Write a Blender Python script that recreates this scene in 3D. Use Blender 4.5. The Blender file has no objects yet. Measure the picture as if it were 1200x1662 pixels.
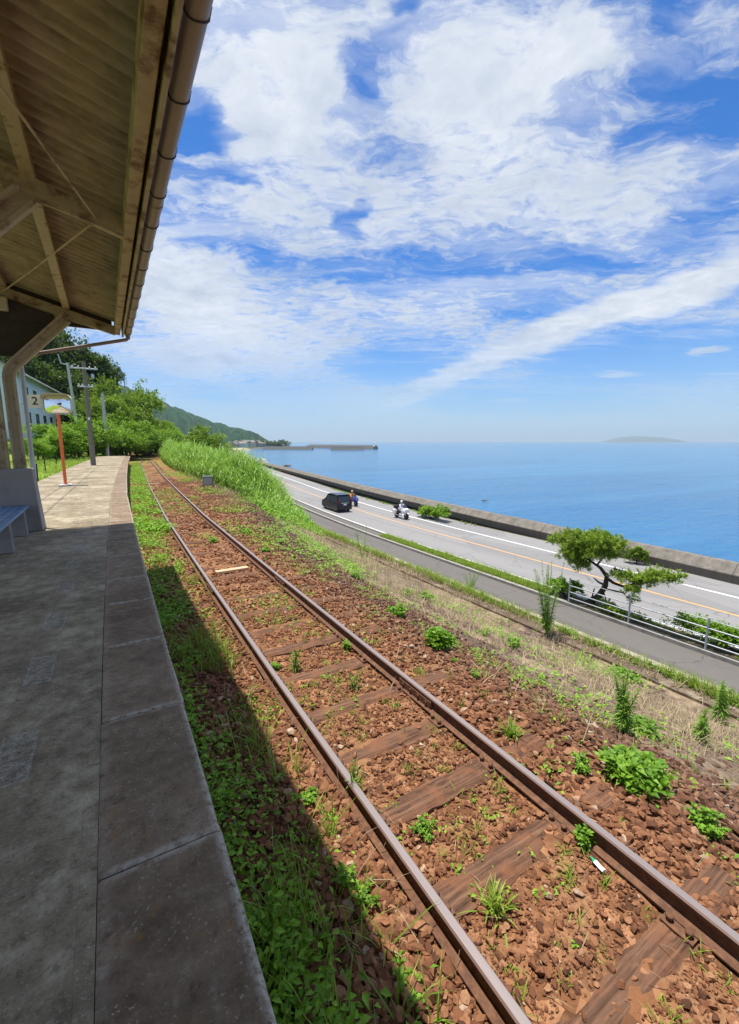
import bpy, bmesh, math, random
import numpy as np
from mathutils import Vector, Matrix
R = math.radians
sc = bpy.context.scene
COL = sc.collection
rng = np.random.default_rng(7)
random.seed(7)

# ------------------------------------------------------------------ camera
CAMZ = 1.5
FOC = 715.0                      # focal length in photo pixels (1200 x 1662)
PITCH = math.atan(114 / FOC)
YAW = R(30.7)
cam = bpy.data.cameras.new('camera'); camo = bpy.data.objects.new('camera', cam); COL.objects.link(camo)
camo.location = (0, 0, CAMZ); camo.rotation_euler = (math.pi / 2 - PITCH, 0, -YAW)
cam.sensor_fit = 'VERTICAL'; cam.sensor_height = 24; cam.lens = FOC / 1662 * 24
cam.clip_start = .05; cam.clip_end = 60000
sc.camera = camo

# ------------------------------------------------------------------ view, sun
sc.view_settings.view_transform = 'Standard'; sc.view_settings.look = 'None'
sc.view_settings.exposure = 0.45; sc.view_settings.gamma = 1
SUNDIR = Vector((-.085, .13, 1)).normalized()
sun = bpy.data.lights.new('sun', 'SUN'); sun.energy = 4.6; sun.angle = R(.53); sun.color = (1, .95, .87)
suno = bpy.data.objects.new('sun', sun); COL.objects.link(suno)
suno.rotation_euler = (-SUNDIR).to_track_quat('-Z', 'Y').to_euler(); suno.location = (0, 0, 300)

# ------------------------------------------------------------------ node helper
class NT:
    def __init__(s, tree): s.t = tree; s.n = tree.nodes; s.l = tree.links
    def node(s, typ, **kw):
        n = s.n.new(typ)
        for k, v in kw.items(): setattr(n, k, v)
        return n
    def set(s, sock, v):
        if isinstance(v, bpy.types.NodeSocket): s.l.new(v, sock)
        elif v is not None:
            if isinstance(v, (tuple, list)) and len(v) == 3 and sock.type == 'RGBA': v = (*v, 1)
            sock.default_value = v
    def math(s, op, a, b=None, c=None, clamp=False):
        n = s.node('ShaderNodeMath', operation=op, use_clamp=clamp)
        for i, v in enumerate((a, b, c)):
            if v is not None: s.set(n.inputs[i], v)
        return n.outputs[0]
    def vmath(s, op, a, b=None):
        n = s.node('ShaderNodeVectorMath', operation=op)
        s.set(n.inputs[0], a)
        if b is not None: s.set(n.inputs[1], b)
        return n.outputs[0]
    def coord(s, out='Object'): return s.node('ShaderNodeTexCoord').outputs[out]
    def mapping(s, vec, scale=(1, 1, 1), rot=(0, 0, 0), loc=(0, 0, 0)):
        n = s.node('ShaderNodeMapping'); s.set(n.inputs[0], vec)
        n.inputs['Scale'].default_value = scale; n.inputs['Rotation'].default_value = rot; n.inputs['Location'].default_value = loc
        return n.outputs[0]
    def noise(s, vec, scale, detail=4, rough=.55, dist=0, out='Fac'):
        n = s.node('ShaderNodeTexNoise'); s.set(n.inputs['Vector'], vec)
        s.set(n.inputs['Scale'], scale); n.inputs['Detail'].default_value = detail
        n.inputs['Roughness'].default_value = rough; n.inputs['Distortion'].default_value = dist
        return n.outputs[out]
    def voro(s, vec, scale, feature='F1', out='Distance', rand=1):
        n = s.node('ShaderNodeTexVoronoi', feature=feature); s.set(n.inputs['Vector'], vec); s.set(n.inputs['Scale'], scale)
        n.inputs['Randomness'].default_value = rand
        return n.outputs[out]
    def ramp(s, fac, stops, interp='LINEAR'):
        n = s.node('ShaderNodeValToRGB'); s.set(n.inputs[0], fac); cr = n.color_ramp; cr.interpolation = interp
        while len(cr.elements) < len(stops): cr.elements.new(.5)
        for e, (p, c) in zip(cr.elements, stops):
            e.position = p; e.color = (*c, 1) if isinstance(c, (tuple, list)) else (c, c, c, 1)
        return n.outputs[0]
    def mr(s, v, a, b, c=0., d=1., smooth=False):
        n = s.node('ShaderNodeMapRange', interpolation_type='SMOOTHSTEP' if smooth else 'LINEAR'); n.clamp = True
        s.set(n.inputs[0], v)
        for i, x in enumerate((a, b, c, d)): s.set(n.inputs[i + 1], x)
        return n.outputs[0]
    def mix(s, fac, a, b, mode='MIX'):
        n = s.node('ShaderNodeMix', data_type='RGBA', blend_type=mode)
        s.set(n.inputs[0], fac); s.set(n.inputs[6], a); s.set(n.inputs[7], b)
        return n.outputs[2]
    def attr(s, name, out='Fac'): return s.node('ShaderNodeAttribute', attribute_name=name).outputs[out]
    def bump(s, h, strength=.5, dist=.02):
        n = s.node('ShaderNodeBump'); s.set(n.inputs['Height'], h)
        n.inputs['Strength'].default_value = strength; n.inputs['Distance'].default_value = dist
        return n.outputs[0]
    def sep(s, v):
        n = s.node('ShaderNodeSeparateXYZ'); s.set(n.inputs[0], v); return n.outputs
    def comb(s, x, y, z):
        n = s.node('ShaderNodeCombineXYZ')
        for i, v in enumerate((x, y, z)): s.set(n.inputs[i], v)
        return n.outputs[0]

# ------------------------------------------------------------------ world: Nishita sky with a cloud layer
W = bpy.data.worlds.new('World'); sc.world = W; W.use_nodes = True
def sky_uv(px, py):
    """direction seen at a photo pixel -> position on the flat cloud layer"""
    u = (px - 600) / FOC; v = (py - 831) / FOC; Y = math.cos(PITCH) - v * math.sin(PITCH); Z = -(v * math.cos(PITCH) + math.sin(PITCH))
    L = math.sqrt(u * u + Y * Y + Z * Z); k = Z / L + .10
    return u / L / k, Y / L / k
# (photo x, y, half width, half height, weight): thicker cloud (+) and open blue (-)
CLOUDS = [
    (450, 160, 150, 170, .22), (800, 150, 190, 150, .20), (640, 330, 220, 120, .08), (400, 330, 110, 60, .10), (300, 480, 130, 110, .20), (420, 570, 150, 60, .14), (300, 590, 90, 50, .12), (560, 500, 60, 30, .06), (620, 660, 120, 30, .10),
    (900, 300, 220, 100, .10), (950, 110, 110, 70, .14), (1000, 380, 160, 60, .08), (700, 500, 120, 40, .08), (850, 560, 90, 30, .08), (600, 40, 90, 40, .08),
    (335, 215, 55, 60, -.30), (290, 290, 60, 30, -.16), (372, 300, 50, 20, -.22), (430, 75, 50, 25, -.16), (560, 150, 60, 60, -.15), (660, 25, 45, 26, -.22), (830, 30, 45, 30, -.14), (640, 225, 70, 40, -.14), (520, 250, 60, 30, -.08), (900, 210, 90, 26, -.09),
    (575, 350, 30, 60, -.20), (545, 440, 130, 34, -.16), (760, 425, 160, 34, -.14), (1120, 190, 120, 110, -.20), (1020, 70, 80, 70, -.14), (1150, 370, 110, 60, -.13), (950, 430, 110, 30, -.12), (420, 420, 50, 24, -.08), (350, 520, 70, 20, -.07), (330, 400, 60, 20, -.08),
    (630, 595, 90, 36, -.26), (880, 510, 150, 26, -.14), (1050, 590, 230, 52, -.34), (850, 655, 240, 26, -.26), (720, 600, 60, 30, -.12), (1160, 480, 90, 22, -.10), (1150, 568, 40, 10, .42), (1005, 606, 55, 8, .42), (830, 650, 40, 6, .3), (340, 640, 60, 24, -.10),
]
STREAK = ((640, 655), (760, 598), (960, 518), (1210, 440))
def build_world():
    t = NT(W.node_tree); t.n.clear()
    sky = t.node('ShaderNodeTexSky', sky_type='NISHITA'); sky.sun_disc = False
    sky.sun_elevation = math.asin(SUNDIR.z); sky.sun_rotation = math.atan2(SUNDIR.x, SUNDIR.y)
    sky.air_density = 1.0; sky.dust_density = .3; sky.ozone_density = 3.0; sky.altitude = 0
    d = t.vmath('NORMALIZE', t.coord('Generated'))
    x, y, z = t.sep(d); z = t.math('MAXIMUM', z, 0.0); den = t.math('ADD', z, .10)
    c, s_ = math.cos(YAW), math.sin(YAW)
    u = t.math('SUBTRACT', t.math('MULTIPLY', x, c), t.math('MULTIPLY', y, s_)); v = t.math('ADD', t.math('MULTIPLY', x, s_), t.math('MULTIPLY', y, c))
    P = t.comb(t.math('DIVIDE', u, den), t.math('DIVIDE', v, den), 0)
    wc = t.vmath('SUBTRACT', t.noise(P, 2.6, 4, .6, out='Color'), (.5, .5, .5))
    Pw = t.vmath('ADD', P, t.vmath('MULTIPLY', wc, (.26, .26, 0)))
    Pb = t.vmath('ADD', P, t.vmath('MULTIPLY', wc, (.46, .46, 0)))
    big = t.noise(t.vmath('ADD', Pw, (3.7, 1.2, 0)), 1.6, 4, .5)
    mid = t.noise(t.vmath('ADD', Pw, (8.1, 5.3, 0)), 6.2, 9, .66)
    rip = t.noise(t.mapping(Pw, scale=(1, 1.9, 1), rot=(0, 0, R(15)), loc=(1.1, 9.3, 0)), 11, 6, .68)
    wisps = t.noise(t.mapping(Pw, scale=(.55, 2.6, 1), rot=(0, 0, R(-24))), 2.4, 7, .62, .3)
    def length(q):
        n = t.node('ShaderNodeVectorMath', operation='LENGTH'); t.set(n.inputs[0], q); return n.outputs['Value']
    bias = None
    for (px, py, rx, ry, w) in CLOUDS:
        cu, cv = sky_uv(px, py); a, b = sky_uv(px + rx, py); e, f = sky_uv(px, py - ry); g, h = sky_uv(px, py + ry)
        ru = math.hypot(a - cu, (b - cv) * .3); rv = abs(h - f) / 2
        q = t.vmath('DIVIDE', t.vmath('SUBTRACT', Pb, (cu, cv, 0)), (ru * 1.25, rv * 1.25, 1))
        k = t.mr(length(q), .15, 1.0, w, 0, True); bias = k if bias is None else t.math('ADD', bias, k)
    cov = t.math('ADD', t.math('MULTIPLY', big, .36), t.math('ADD', t.math('MULTIPLY', mid, .58), t.math('MULTIPLY', rip, .50)))
    dens = t.mr(t.math('ADD', t.math('ADD', cov, bias), COVER), .60, .93, 0, 1, True)
    # mare's tail streak: distance to a bent line
    pts = [sky_uv(*p) for p in STREAK]; dist = None
    for (a, b), (e, f) in zip(pts[:-1], pts[1:]):
        L = math.hypot(e - a, f - b); n = t.node('ShaderNodeVectorRotate', rotation_type='Z_AXIS'); t.set(n.inputs[0], t.vmath('SUBTRACT', Pb, (a, b, 0))); n.inputs['Angle'].default_value = -math.atan2(f - b, e - a)
        qx, qy, _ = t.sep(n.outputs[0]); ox = t.math('SUBTRACT', qx, t.math('MINIMUM', t.math('MAXIMUM', qx, 0.), L)); k = length(t.comb(ox, qy, 0)); dist = k if dist is None else t.math('MINIMUM', dist, k)
    st = t.mr(dist, .0, .46, 1, 0, True); st = t.mr(t.math('ADD', t.math('MULTIPLY', st, .68), t.math('ADD', t.math('MULTIPLY', wisps, .60), t.math('MULTIPLY', mid, .25))), .56, 1.02, 0, .97, True)
    thin = t.math('MULTIPLY', t.mr(t.math('ADD', wisps, t.math('MULTIPLY', bias, .7)), .32, .72, 0, 1, True), .60)
    dens = t.math('MAXIMUM', t.math('MULTIPLY', dens, .93), t.math('MAXIMUM', st, thin))
    low = t.mr(z, .03, .26, 0, 1, True)
    dens = t.math('MULTIPLY', dens, t.math('MULTIPLY', t.mr(z, .0, .05, 0, 1, True), t.math('ADD', .35, t.math('MULTIPLY', low, .65))))
    shade = t.mr(t.math('ADD', t.math('MULTIPLY', mid, .65), t.math('MULTIPLY', big, .45)), .44, .74, 0, 1)
    cw = t.mix(shade, (6.6, 6.85, 7.2), (3.9, 4.5, 5.4))
    blue = t.mix(1., sky.outputs[0], SKYTINT, 'MULTIPLY')
    veil = t.mr(z, .0, .30, .95, 0, False); veil = t.math('POWER', veil, 1.8)
    blue = t.mix(veil, blue, (4.0, 5.3, 6.5))
    colr = t.mix(dens, blue, cw)
    bg = t.node('ShaderNodeBackground'); bg.inputs['Strength'].default_value = .10
    t.set(bg.inputs['Color'], colr)
    o = t.node('ShaderNodeOutputWorld'); t.l.new(bg.outputs[0], o.inputs[0])
COVER = .032
SKYTINT = (.20, .66, 1.18)
build_world()

# ------------------------------------------------------------------ mesh helpers
def fast_mesh(name, V, F, mi=None, smooth=False, attrs=None):
    """V (n,3) array, F list of arrays (m,k) of equal-size faces or a python list of tuples."""
    me = bpy.data.meshes.new(name)
    V = np.asarray(V, dtype=np.float32)
    if isinstance(F, np.ndarray): F = [F]
    if isinstance(F, list) and F and isinstance(F[0], np.ndarray):
        loops = np.concatenate([f.ravel() for f in F]).astype(np.int32)
        tot = np.concatenate([np.full(len(f), f.shape[1], np.int32) for f in F])
    else:
        loops = np.array([i for f in F for i in f], np.int32); tot = np.array([len(f) for f in F], np.int32)
    start = np.zeros(len(tot), np.int32); start[1:] = np.cumsum(tot)[:-1]
    me.vertices.add(len(V)); me.vertices.foreach_set('co', V.ravel())
    me.loops.add(len(loops)); me.loops.foreach_set('vertex_index', loops)
    me.polygons.add(len(tot)); me.polygons.foreach_set('loop_start', start); me.polygons.foreach_set('loop_total', tot)
    if mi is not None: me.polygons.foreach_set('material_index', np.asarray(mi, np.int32))
    me.polygons.foreach_set('use_smooth', np.full(len(tot), bool(smooth)) if not isinstance(smooth, (list, np.ndarray)) else np.asarray(smooth, bool))
    if attrs:
        for k, a in attrs.items():
            at = me.attributes.new(k, 'FLOAT', 'POINT'); at.data.foreach_set('value', np.asarray(a, np.float32))
    me.update(calc_edges=True); me.validate()
    return me

class MB:
    """collects shapes, builds ONE mesh object"""
    def __init__(s): s.v = []; s.f = []; s.m = []; s.s = []
    def add(s, verts, faces, m=0, smooth=False):
        o = len(s.v); s.v += [tuple(p) for p in verts]
        for f in faces: s.f.append(tuple(i + o for i in f)); s.m.append(m); s.s.append(smooth)
        return s
    def box(s, c, d, m=0, rz=0):
        x, y, z = (k / 2 for k in d)
        P = [(a * x, b * y, cc * z) for cc in (-1, 1) for a, b in ((-1, -1), (1, -1), (1, 1), (-1, 1))]
        F = [(3, 2, 1, 0), (4, 5, 6, 7), (0, 1, 5, 4), (1, 2, 6, 5), (2, 3, 7, 6), (3, 0, 4, 7)]
        ca, sa = math.cos(rz), math.sin(rz)
        s.add([(c[0] + p[0] * ca - p[1] * sa, c[1] + p[0] * sa + p[1] * ca, c[2] + p[2]) for p in P], F, m)
        return s
    def tube(s, path, r, n=8, m=0, cap=True, smooth=True):
        P = [Vector(p) for p in path]; rr = r if isinstance(r, (list, tuple)) else [r] * len(P)
        vs = []; prev = None
        for i, p in enumerate(P):
            d = (P[min(i + 1, len(P) - 1)] - P[max(i - 1, 0)]).normalized()
            a = prev if prev is not None else (Vector((0, 0, 1)) if abs(d.z) < .9 else Vector((1, 0, 0)))
            a = (a - d * a.dot(d)).normalized(); prev = a; b = d.cross(a)
            for k in range(n):
                w = 2 * math.pi * k / n; vs.append(p + (a * math.cos(w) + b * math.sin(w)) * rr[i])
        F = [(i * n + k, i * n + (k + 1) % n, (i + 1) * n + (k + 1) % n, (i + 1) * n + k) for i in range(len(P) - 1) for k in range(n)]
        s.add(vs, F, m, smooth)
        if cap: s.add([vs[k] for k in range(n)][::-1], [tuple(range(n))], m); s.add(vs[-n:], [tuple(range(n))], m)
        return s
    def sweep(s, prof, path, up=(0, 0, 1), m=0, closed=True, cap=True, smooth=False, side=None):
        """profile points (a,b): a along the side vector, b along up"""
        P = [Vector(p) for p in path]; n = len(prof); vs = []
        for i, p in enumerate(P):
            d = (P[min(i + 1, len(P) - 1)] - P[max(i - 1, 0)]).normalized()
            u = Vector(up); sd = Vector(side) if side else d.cross(u).normalized()
            u2 = sd.cross(d).normalized()
            if u2.dot(u) < 0 and not side: u2 = -u2
            for a, b in prof: vs.append(p + sd * a + u2 * b)
        k2 = n if closed else n - 1
        mm = m
        for i in range(len(P) - 1):
            for k in range(k2):
                j = (k + 1) % n
                s.f.append(tuple(len(s.v) + q for q in (i * n + k, i * n + j, (i + 1) * n + j, (i + 1) * n + k)))
                s.m.append(mm[k] if isinstance(mm, (list, tuple)) else mm); s.s.append(smooth)
        o = len(s.v); s.v += [tuple(q) for q in vs]
        if cap and closed:
            c = mm[0] if isinstance(mm, (list, tuple)) else mm
            s.f.append(tuple(o + q for q in range(n - 1, -1, -1))); s.m.append(c); s.s.append(False)
            e = o + (len(P) - 1) * n; s.f.append(tuple(e + q for q in range(n))); s.m.append(c); s.s.append(False)
        return s
    def prism(s, poly, axis, a, b, m=0):
        """polygon of 2-D points pushed along an axis 'x','y','z' from a to b"""
        def pt(p, w): return {'x': (w, p[0], p[1]), 'y': (p[0], w, p[1]), 'z': (p[0], p[1], w)}[axis]
        n = len(poly); s.add([pt(p, a) for p in poly] + [pt(p, b) for p in poly],
              [tuple(range(n)), tuple(range(2 * n - 1, n - 1, -1))] + [(i, i + n, (i + 1) % n + n, (i + 1) % n) for i in range(n)], m)
        return s
    def lathe(s, c, prof, n=16, m=0, axis='z', smooth=True):
        vs = []
        for r, h in prof:
            for k in range(n):
                w = 2 * math.pi * k / n; a, b = r * math.cos(w), r * math.sin(w)
                vs.append({'z': (c[0] + a, c[1] + b, c[2] + h), 'x': (c[0] + h, c[1] + a, c[2] + b), 'y': (c[0] + a, c[1] + h, c[2] + b)}[axis])
        F = [(i * n + k, i * n + (k + 1) % n, (i + 1) * n + (k + 1) % n, (i + 1) * n + k) for i in range(len(prof) - 1) for k in range(n)]
        s.add(vs, F, m, smooth); s.add(vs[:n], [tuple(range(n - 1, -1, -1))], m); s.add(vs[-n:], [tuple(range(n))], m)
        return s
    def build(s, name, mats, parent=None, off=None, fix=True, bevel=0):
        V = np.array(s.v, np.float32)
        if off is not None: V = V - np.array(off, np.float32)
        me = fast_mesh(name, V, s.f, s.m, s.s)
        if fix:
            bm = bmesh.new(); bm.from_mesh(me); bmesh.ops.recalc_face_normals(bm, faces=bm.faces[:])
            if bevel: bmesh.ops.bevel(bm, geom=bm.edges[:], offset=bevel, segments=1, affect='EDGES', clamp_overlap=True)
            bm.to_mesh(me); bm.free()
        for x in (mats if isinstance(mats, (list, tuple)) else [mats]): me.materials.append(x)
        o = bpy.data.objects.new(name, me); COL.objects.link(o)
        if parent: o.parent = parent
        return o
def put(name, me, mats, parent=None):
    for x in (mats if isinstance(mats, (list, tuple)) else [mats]): me.materials.append(x)
    o = bpy.data.objects.new(name, me); COL.objects.link(o)
    if parent: o.parent = parent
    return o
def tag(o, label, cat, group=None, kind=None):
    o['label'] = label; o['category'] = cat
    if group: o['group'] = group
    if kind: o['kind'] = kind
    return o
def thing(name, label, cat, loc=(0, 0, 0), rz=0, group=None):
    o = bpy.data.objects.new(name, None); COL.objects.link(o); o.location = loc; o.rotation_euler = (0, 0, rz)
    o.empty_display_size = .2
    return tag(o, label, cat, group)
def dup(root, loc, rz=0, label=None, scale=None):
    r = root.copy(); COL.objects.link(r); r.location = loc; r.rotation_euler = (0, 0, rz)
    if scale: r.scale = scale if isinstance(scale, (tuple, list)) else (scale,) * 3
    if label: r['label'] = label
    for ch in list(root.children):
        c = ch.copy(); COL.objects.link(c); c.parent = r
        for g in list(ch.children):
            q = g.copy(); COL.objects.link(q); q.parent = c
    return r

# photo pixel -> world, for points whose height (or distance along the line) is known
def un(x, y, z):
    u = (x - 600) / FOC; v = (y - 831) / FOC
    Y = math.cos(PITCH) - v * math.sin(PITCH); dn = v * math.cos(PITCH) + math.sin(PITCH); k = (CAMZ - z) / dn
    c, s = math.cos(YAW), math.sin(YAW)
    return (u * c + Y * s) * k, (-u * s + Y * c) * k
def unY(x, y, t):
    u = (x - 600) / FOC; v = (y - 831) / FOC
    Y = math.cos(PITCH) - v * math.sin(PITCH); dn = v * math.cos(PITCH) + math.sin(PITCH)
    c, s = math.cos(YAW), math.sin(YAW); dx = u * c + Y * s; dy = -u * s + Y * c; k = t / dy
    return dx * k, CAMZ - dn * k

# the line, the road and the sea wall bend gently to the right
def c_track(t): return np.interp(t, [-60, 0, 4, 7.5, 14.5, 22.5, 35, 56.5, 81, 132, 200, 400], [0, 0, .02, .06, .18, .47, 1.0, 2.1, 4.0, 9.2, 19, 70])
def c_road(t): return np.interp(t, [-60, 28, 34, 41, 50, 60, 72, 110, 175, 300, 450], [0, 0, .2, .6, 1.4, 2.6, 4.4, 9.8, 20, 48, 84])
def c_wall(t): return np.interp(t, [-60, 9, 20, 32, 43, 55, 72, 110, 175, 300, 450], [0, 0, .7, 1.6, 2.6, 3.9, 6.2, 11, 20.5, 48.5, 84.5])
def smooth(x, a, b):
    q = np.clip((np.asarray(x, float) - a) / (b - a), 0, 1); return q * q * (3 - 2 * q)
RAIL = -.78
def vnoise(x, y, seed=0):
    """cheap smooth value noise for laying out ground and plants"""
    x = np.asarray(x, float); y = np.asarray(y, float); xi = np.floor(x).astype(int); yi = np.floor(y).astype(int); fx = x - xi; fy = y - yi
    fx = fx * fx * (3 - 2 * fx); fy = fy * fy * (3 - 2 * fy)
    def h(a, b):
        q = (a * 374761393 + b * 668265263 + seed * 1442695041) & 0x7fffffff; q = ((q ^ (q >> 13)) * 1274126177) & 0x7fffffff
        return ((q ^ (q >> 16)) & 0xffff) / 65535.
    return (h(xi, yi) * (1 - fx) + h(xi + 1, yi) * fx) * (1 - fy) + (h(xi, yi + 1) * (1 - fx) + h(xi + 1, yi + 1) * fx) * fy
def gz(x, t):
    """height of the ground"""
    x = np.asarray(x, float); t = np.asarray(t, float); s = x - c_track(t)
    sh = 3.3 + 1.5 * smooth(t, 8, 20); fwd = np.clip((s - sh) / (9.0 - sh), 0, 1)
    z = -.928 - .05 * smooth(s, 2.5, 3.3) - fwd * 2.5
    z = z + (vnoise(x * 2.3, t * 2.3) - .5) * .06 + (vnoise(x * 7, t * 7, 3) - .5) * .03
    plat = smooth(t, 62, 54)                                   # the field behind the platform is higher than the ballast
    left = smooth(s, -2.2, -2.9)
    z = z * (1 - left) + left * (-.25 + (vnoise(x * .8, t * .8, 5) - .5) * .12)
    s2 = s + 5.0; rise = smooth(t, 44, 80) * np.clip(-s2, 0, 40) * .62 + smooth(t, 70, 130) * np.clip(-(s + .5), 0, 6) * .35
    return z + rise

# ------------------------------------------------------------------ materials
def newmat(name):
    m = bpy.data.materials.new(name); m.use_nodes = True; t = NT(m.node_tree); t.n.clear()
    o = t.node('ShaderNodeOutputMaterial'); b = t.node('ShaderNodeBsdfPrincipled'); t.l.new(b.outputs[0], o.inputs[0]); t.b = b; t.o = o
    return m, t
def simple(name, col, rough=.6, metal=0, var=.15, scale=8, bump=0, stain=None, spec=.5):
    m, t = newmat(name); co = t.coord()
    n = t.noise(co, scale, 5, .6)
    c = t.mix(n, tuple(k * (1 - var) for k in col), tuple(min(1, k * (1 + var)) for k in col))
    if stain:
        c = t.mix(t.mr(t.noise(co, stain[1], 6, .65), stain[2], stain[3]), c, stain[0])
    t.set(t.b.inputs['Base Color'], c); t.b.inputs['Roughness'].default_value = rough; t.b.inputs['Metallic'].default_value = metal
    t.b.inputs['Specular IOR Level'].default_value = spec
    if bump: t.set(t.b.inputs['Normal'], t.bump(t.noise(co, scale * 4, 4), .6, bump))
    return m
def leafmat(name, dark, light, trans=.35, rough=.5, tip=None):
    m, t = newmat(name)
    r = t.attr('rnd'); oi = t.node('ShaderNodeObjectInfo').outputs['Random']
    q = t.math('ADD', t.math('MULTIPLY', r, .8), t.math('MULTIPLY', oi, .2))
    stops = [(0, dark), (.85, light)] + ([(1, tip)] if tip else [])
    c = t.ramp(q, stops)
    t.set(t.b.inputs['Base Color'], c); t.b.inputs['Roughness'].default_value = rough; t.b.inputs['Specular IOR Level'].default_value = .35
    tr = t.node('ShaderNodeBsdfTranslucent'); t.set(tr.inputs[0], t.mix(.5, c, (.30, .42, .03)))
    ms = t.node('ShaderNodeMixShader'); ms.inputs[0].default_value = trans
    t.l.new(t.b.outputs[0], ms.inputs[1]); t.l.new(tr.outputs[0], ms.inputs[2]); t.l.new(ms.outputs[0], t.o.inputs[0])
    return m
M = {}
M['leaf'] = leafmat('leaf_weed', (.08, .20, .015), (.26, .47, .04))
M['leaf_shade'] = leafmat('leaf_ground_cover', (.10, .25, .015), (.33, .58, .04))
M['blade'] = leafmat('blade_green', (.12, .23, .02), (.36, .48, .06), tip=(.48, .44, .16))
M['reed'] = leafmat('reed_green', (.12, .28, .03), (.36, .56, .09), tip=(.52, .60, .20))
M['dry'] = leafmat('dry_grass', (.32, .23, .13), (.60, .47, .30), trans=.2, tip=(.68, .58, .42))
M['tree_dark'] = leafmat('leaf_dark_tree', (.014, .045, .010), (.06, .13, .02), trans=.25)
M['tree_mid'] = leafmat('leaf_mid_tree', (.06, .14, .012), (.30, .44, .03), trans=.3)
M['tree_light'] = leafmat('leaf_bright_tree', (.08, .20, .012), (.31, .52, .035), trans=.35)
M['pine'] = leafmat('pine_needles', (.09, .19, .012), (.40, .54, .05), trans=.25)
M['bark'] = simple('bark', (.10, .07, .05), .9, 0, .4, 14, .02)
M['bark_dark'] = simple('bark_dark', (.05, .035, .028), .9, 0, .4, 20, .02)
M['stem'] = simple('stem', (.14, .20, .05), .8)
M['conc'] = simple('concrete_plain', (.33, .31, .27), .9, 0, .22, 5, .004, ((.16, .14, .11), 3, .5, .75))
M['conc_dark'] = simple('concrete_dark', (.20, .185, .16), .9, 0, .25, 4, .004, ((.11, .10, .08), 2.5, .5, .75))
M['plinth'] = simple('concrete_plinth', (.30, .265, .24), .9, 0, .12, 6, .003, ((.20, .17, .15), 2, .5, .8))
M['cream'] = simple('cream_paint', (.40, .325, .185), .55, 0, .18, 7, .002, ((.15, .075, .03), 9, .56, .68))
M['cream_dirty'] = simple('cream_paint_dirty', (.36, .285, .16), .6, 0, .3, 9, .002, ((.13, .06, .025), 5, .50, .64))
M['rusty_paint'] = simple('rusty_paint', (.44, .35, .22), .65, 0, .22, 6, .003, ((.19, .085, .032), 5, .53, .68))
M['brown_board'] = simple('brown_board', (.055, .040, .028), .75, 0, .35, 9, .003)
M['gutter'] = simple('gutter_plastic', (.25, .185, .14), .45, 0, .25, 5, 0, ((.30, .21, .17), 6, .55, .75))
M['wire'] = simple('dark_wire', (.03, .028, .026), .6)
M['galv'] = simple('galvanised', (.46, .49, .51), .45, .35, .12, 9)
M['alu'] = simple('grey_pipe', (.52, .53, .52), .5, .0, .15, 7)
M['pole_wood'] = simple('pole_concrete_dark', (.20, .165, .135), .9, 0, .3, 6, .004)
M['pole_conc'] = simple('pole_concrete_light', (.50, .49, .46), .85, 0, .12, 5)
M['orange'] = simple('orange_paint', (.80, .155, .035), .5, 0, .12, 6, 0, ((.62, .19, .08), 8, .55, .7))
M['white_paint'] = simple('white_paint', (.78, .76, .72), .5, 0, .07, 5)
M['sign_cream'] = simple('sign_cream', (.58, .52, .38), .5, 0, .08, 6)
M['black'] = simple('black_paint', (.012, .012, .013), .5)
M['rubber'] = simple('rubber', (.018, .018, .018), .8)
M['bench_blue'] = simple('bench_blue_paint', (.10, .20, .34), .5, 0, .35, 9, .002, ((.32, .38, .42), 7, .55, .7))
M['house_wall'] = simple('house_siding', (.60, .66, .74), .7, 0, .06, 3)
M['house_roof'] = simple('house_roof_tiles', (.24, .20, .17), .8, 0, .2, 3)
M['glass_dark'] = simple('dark_glass', (.05, .07, .09), .06, 0, .1, 3)
M['car_black'] = simple('car_black', (.010, .011, .013), .18, 0, .1, 3)
M['chrome'] = simple('chrome', (.75, .76, .78), .2, 1, .05, 4)
M['tail'] = simple('tail_lamp_red', (.14, .008, .008), .25)
M['lens'] = simple('lens_clear', (.8, .8, .8), .12)
M['moto_white'] = simple('moto_white', (.78, .79, .82), .3)
M['moto_blue'] = simple('moto_blue', (.03, .05, .28), .3)
M['cloth_white'] = simple('cloth_white', (.68, .64, .68), .9)
M['cloth_dark'] = simple('cloth_dark', (.03, .03, .045), .9)
M['cloth_orange'] = simple('cloth_orange', (.85, .28, .03), .85)
M['skin'] = simple('skin', (.55, .33, .24), .6)
M['steel_mirror'] = simple('mirror_steel', (.86, .88, .90), .04, 1, .02, 2)
M['rock'] = simple('shore_rock', (.13, .12, .105), .9, 0, .4, 2, .03)
M['plank'] = simple('fresh_plank', (.62, .43, .25), .8, 0, .2, 12, .002)
M['green_plastic'] = simple('green_plastic', (.02, .42, .17), .35)
M['white_plastic'] = simple('white_plastic', (.82, .84, .82), .35)
M['cabinet'] = simple('cabinet_grey', (.20, .21, .215), .5, .1, .12, 6, 0, ((.20, .15, .11), 5, .6, .75))

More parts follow.
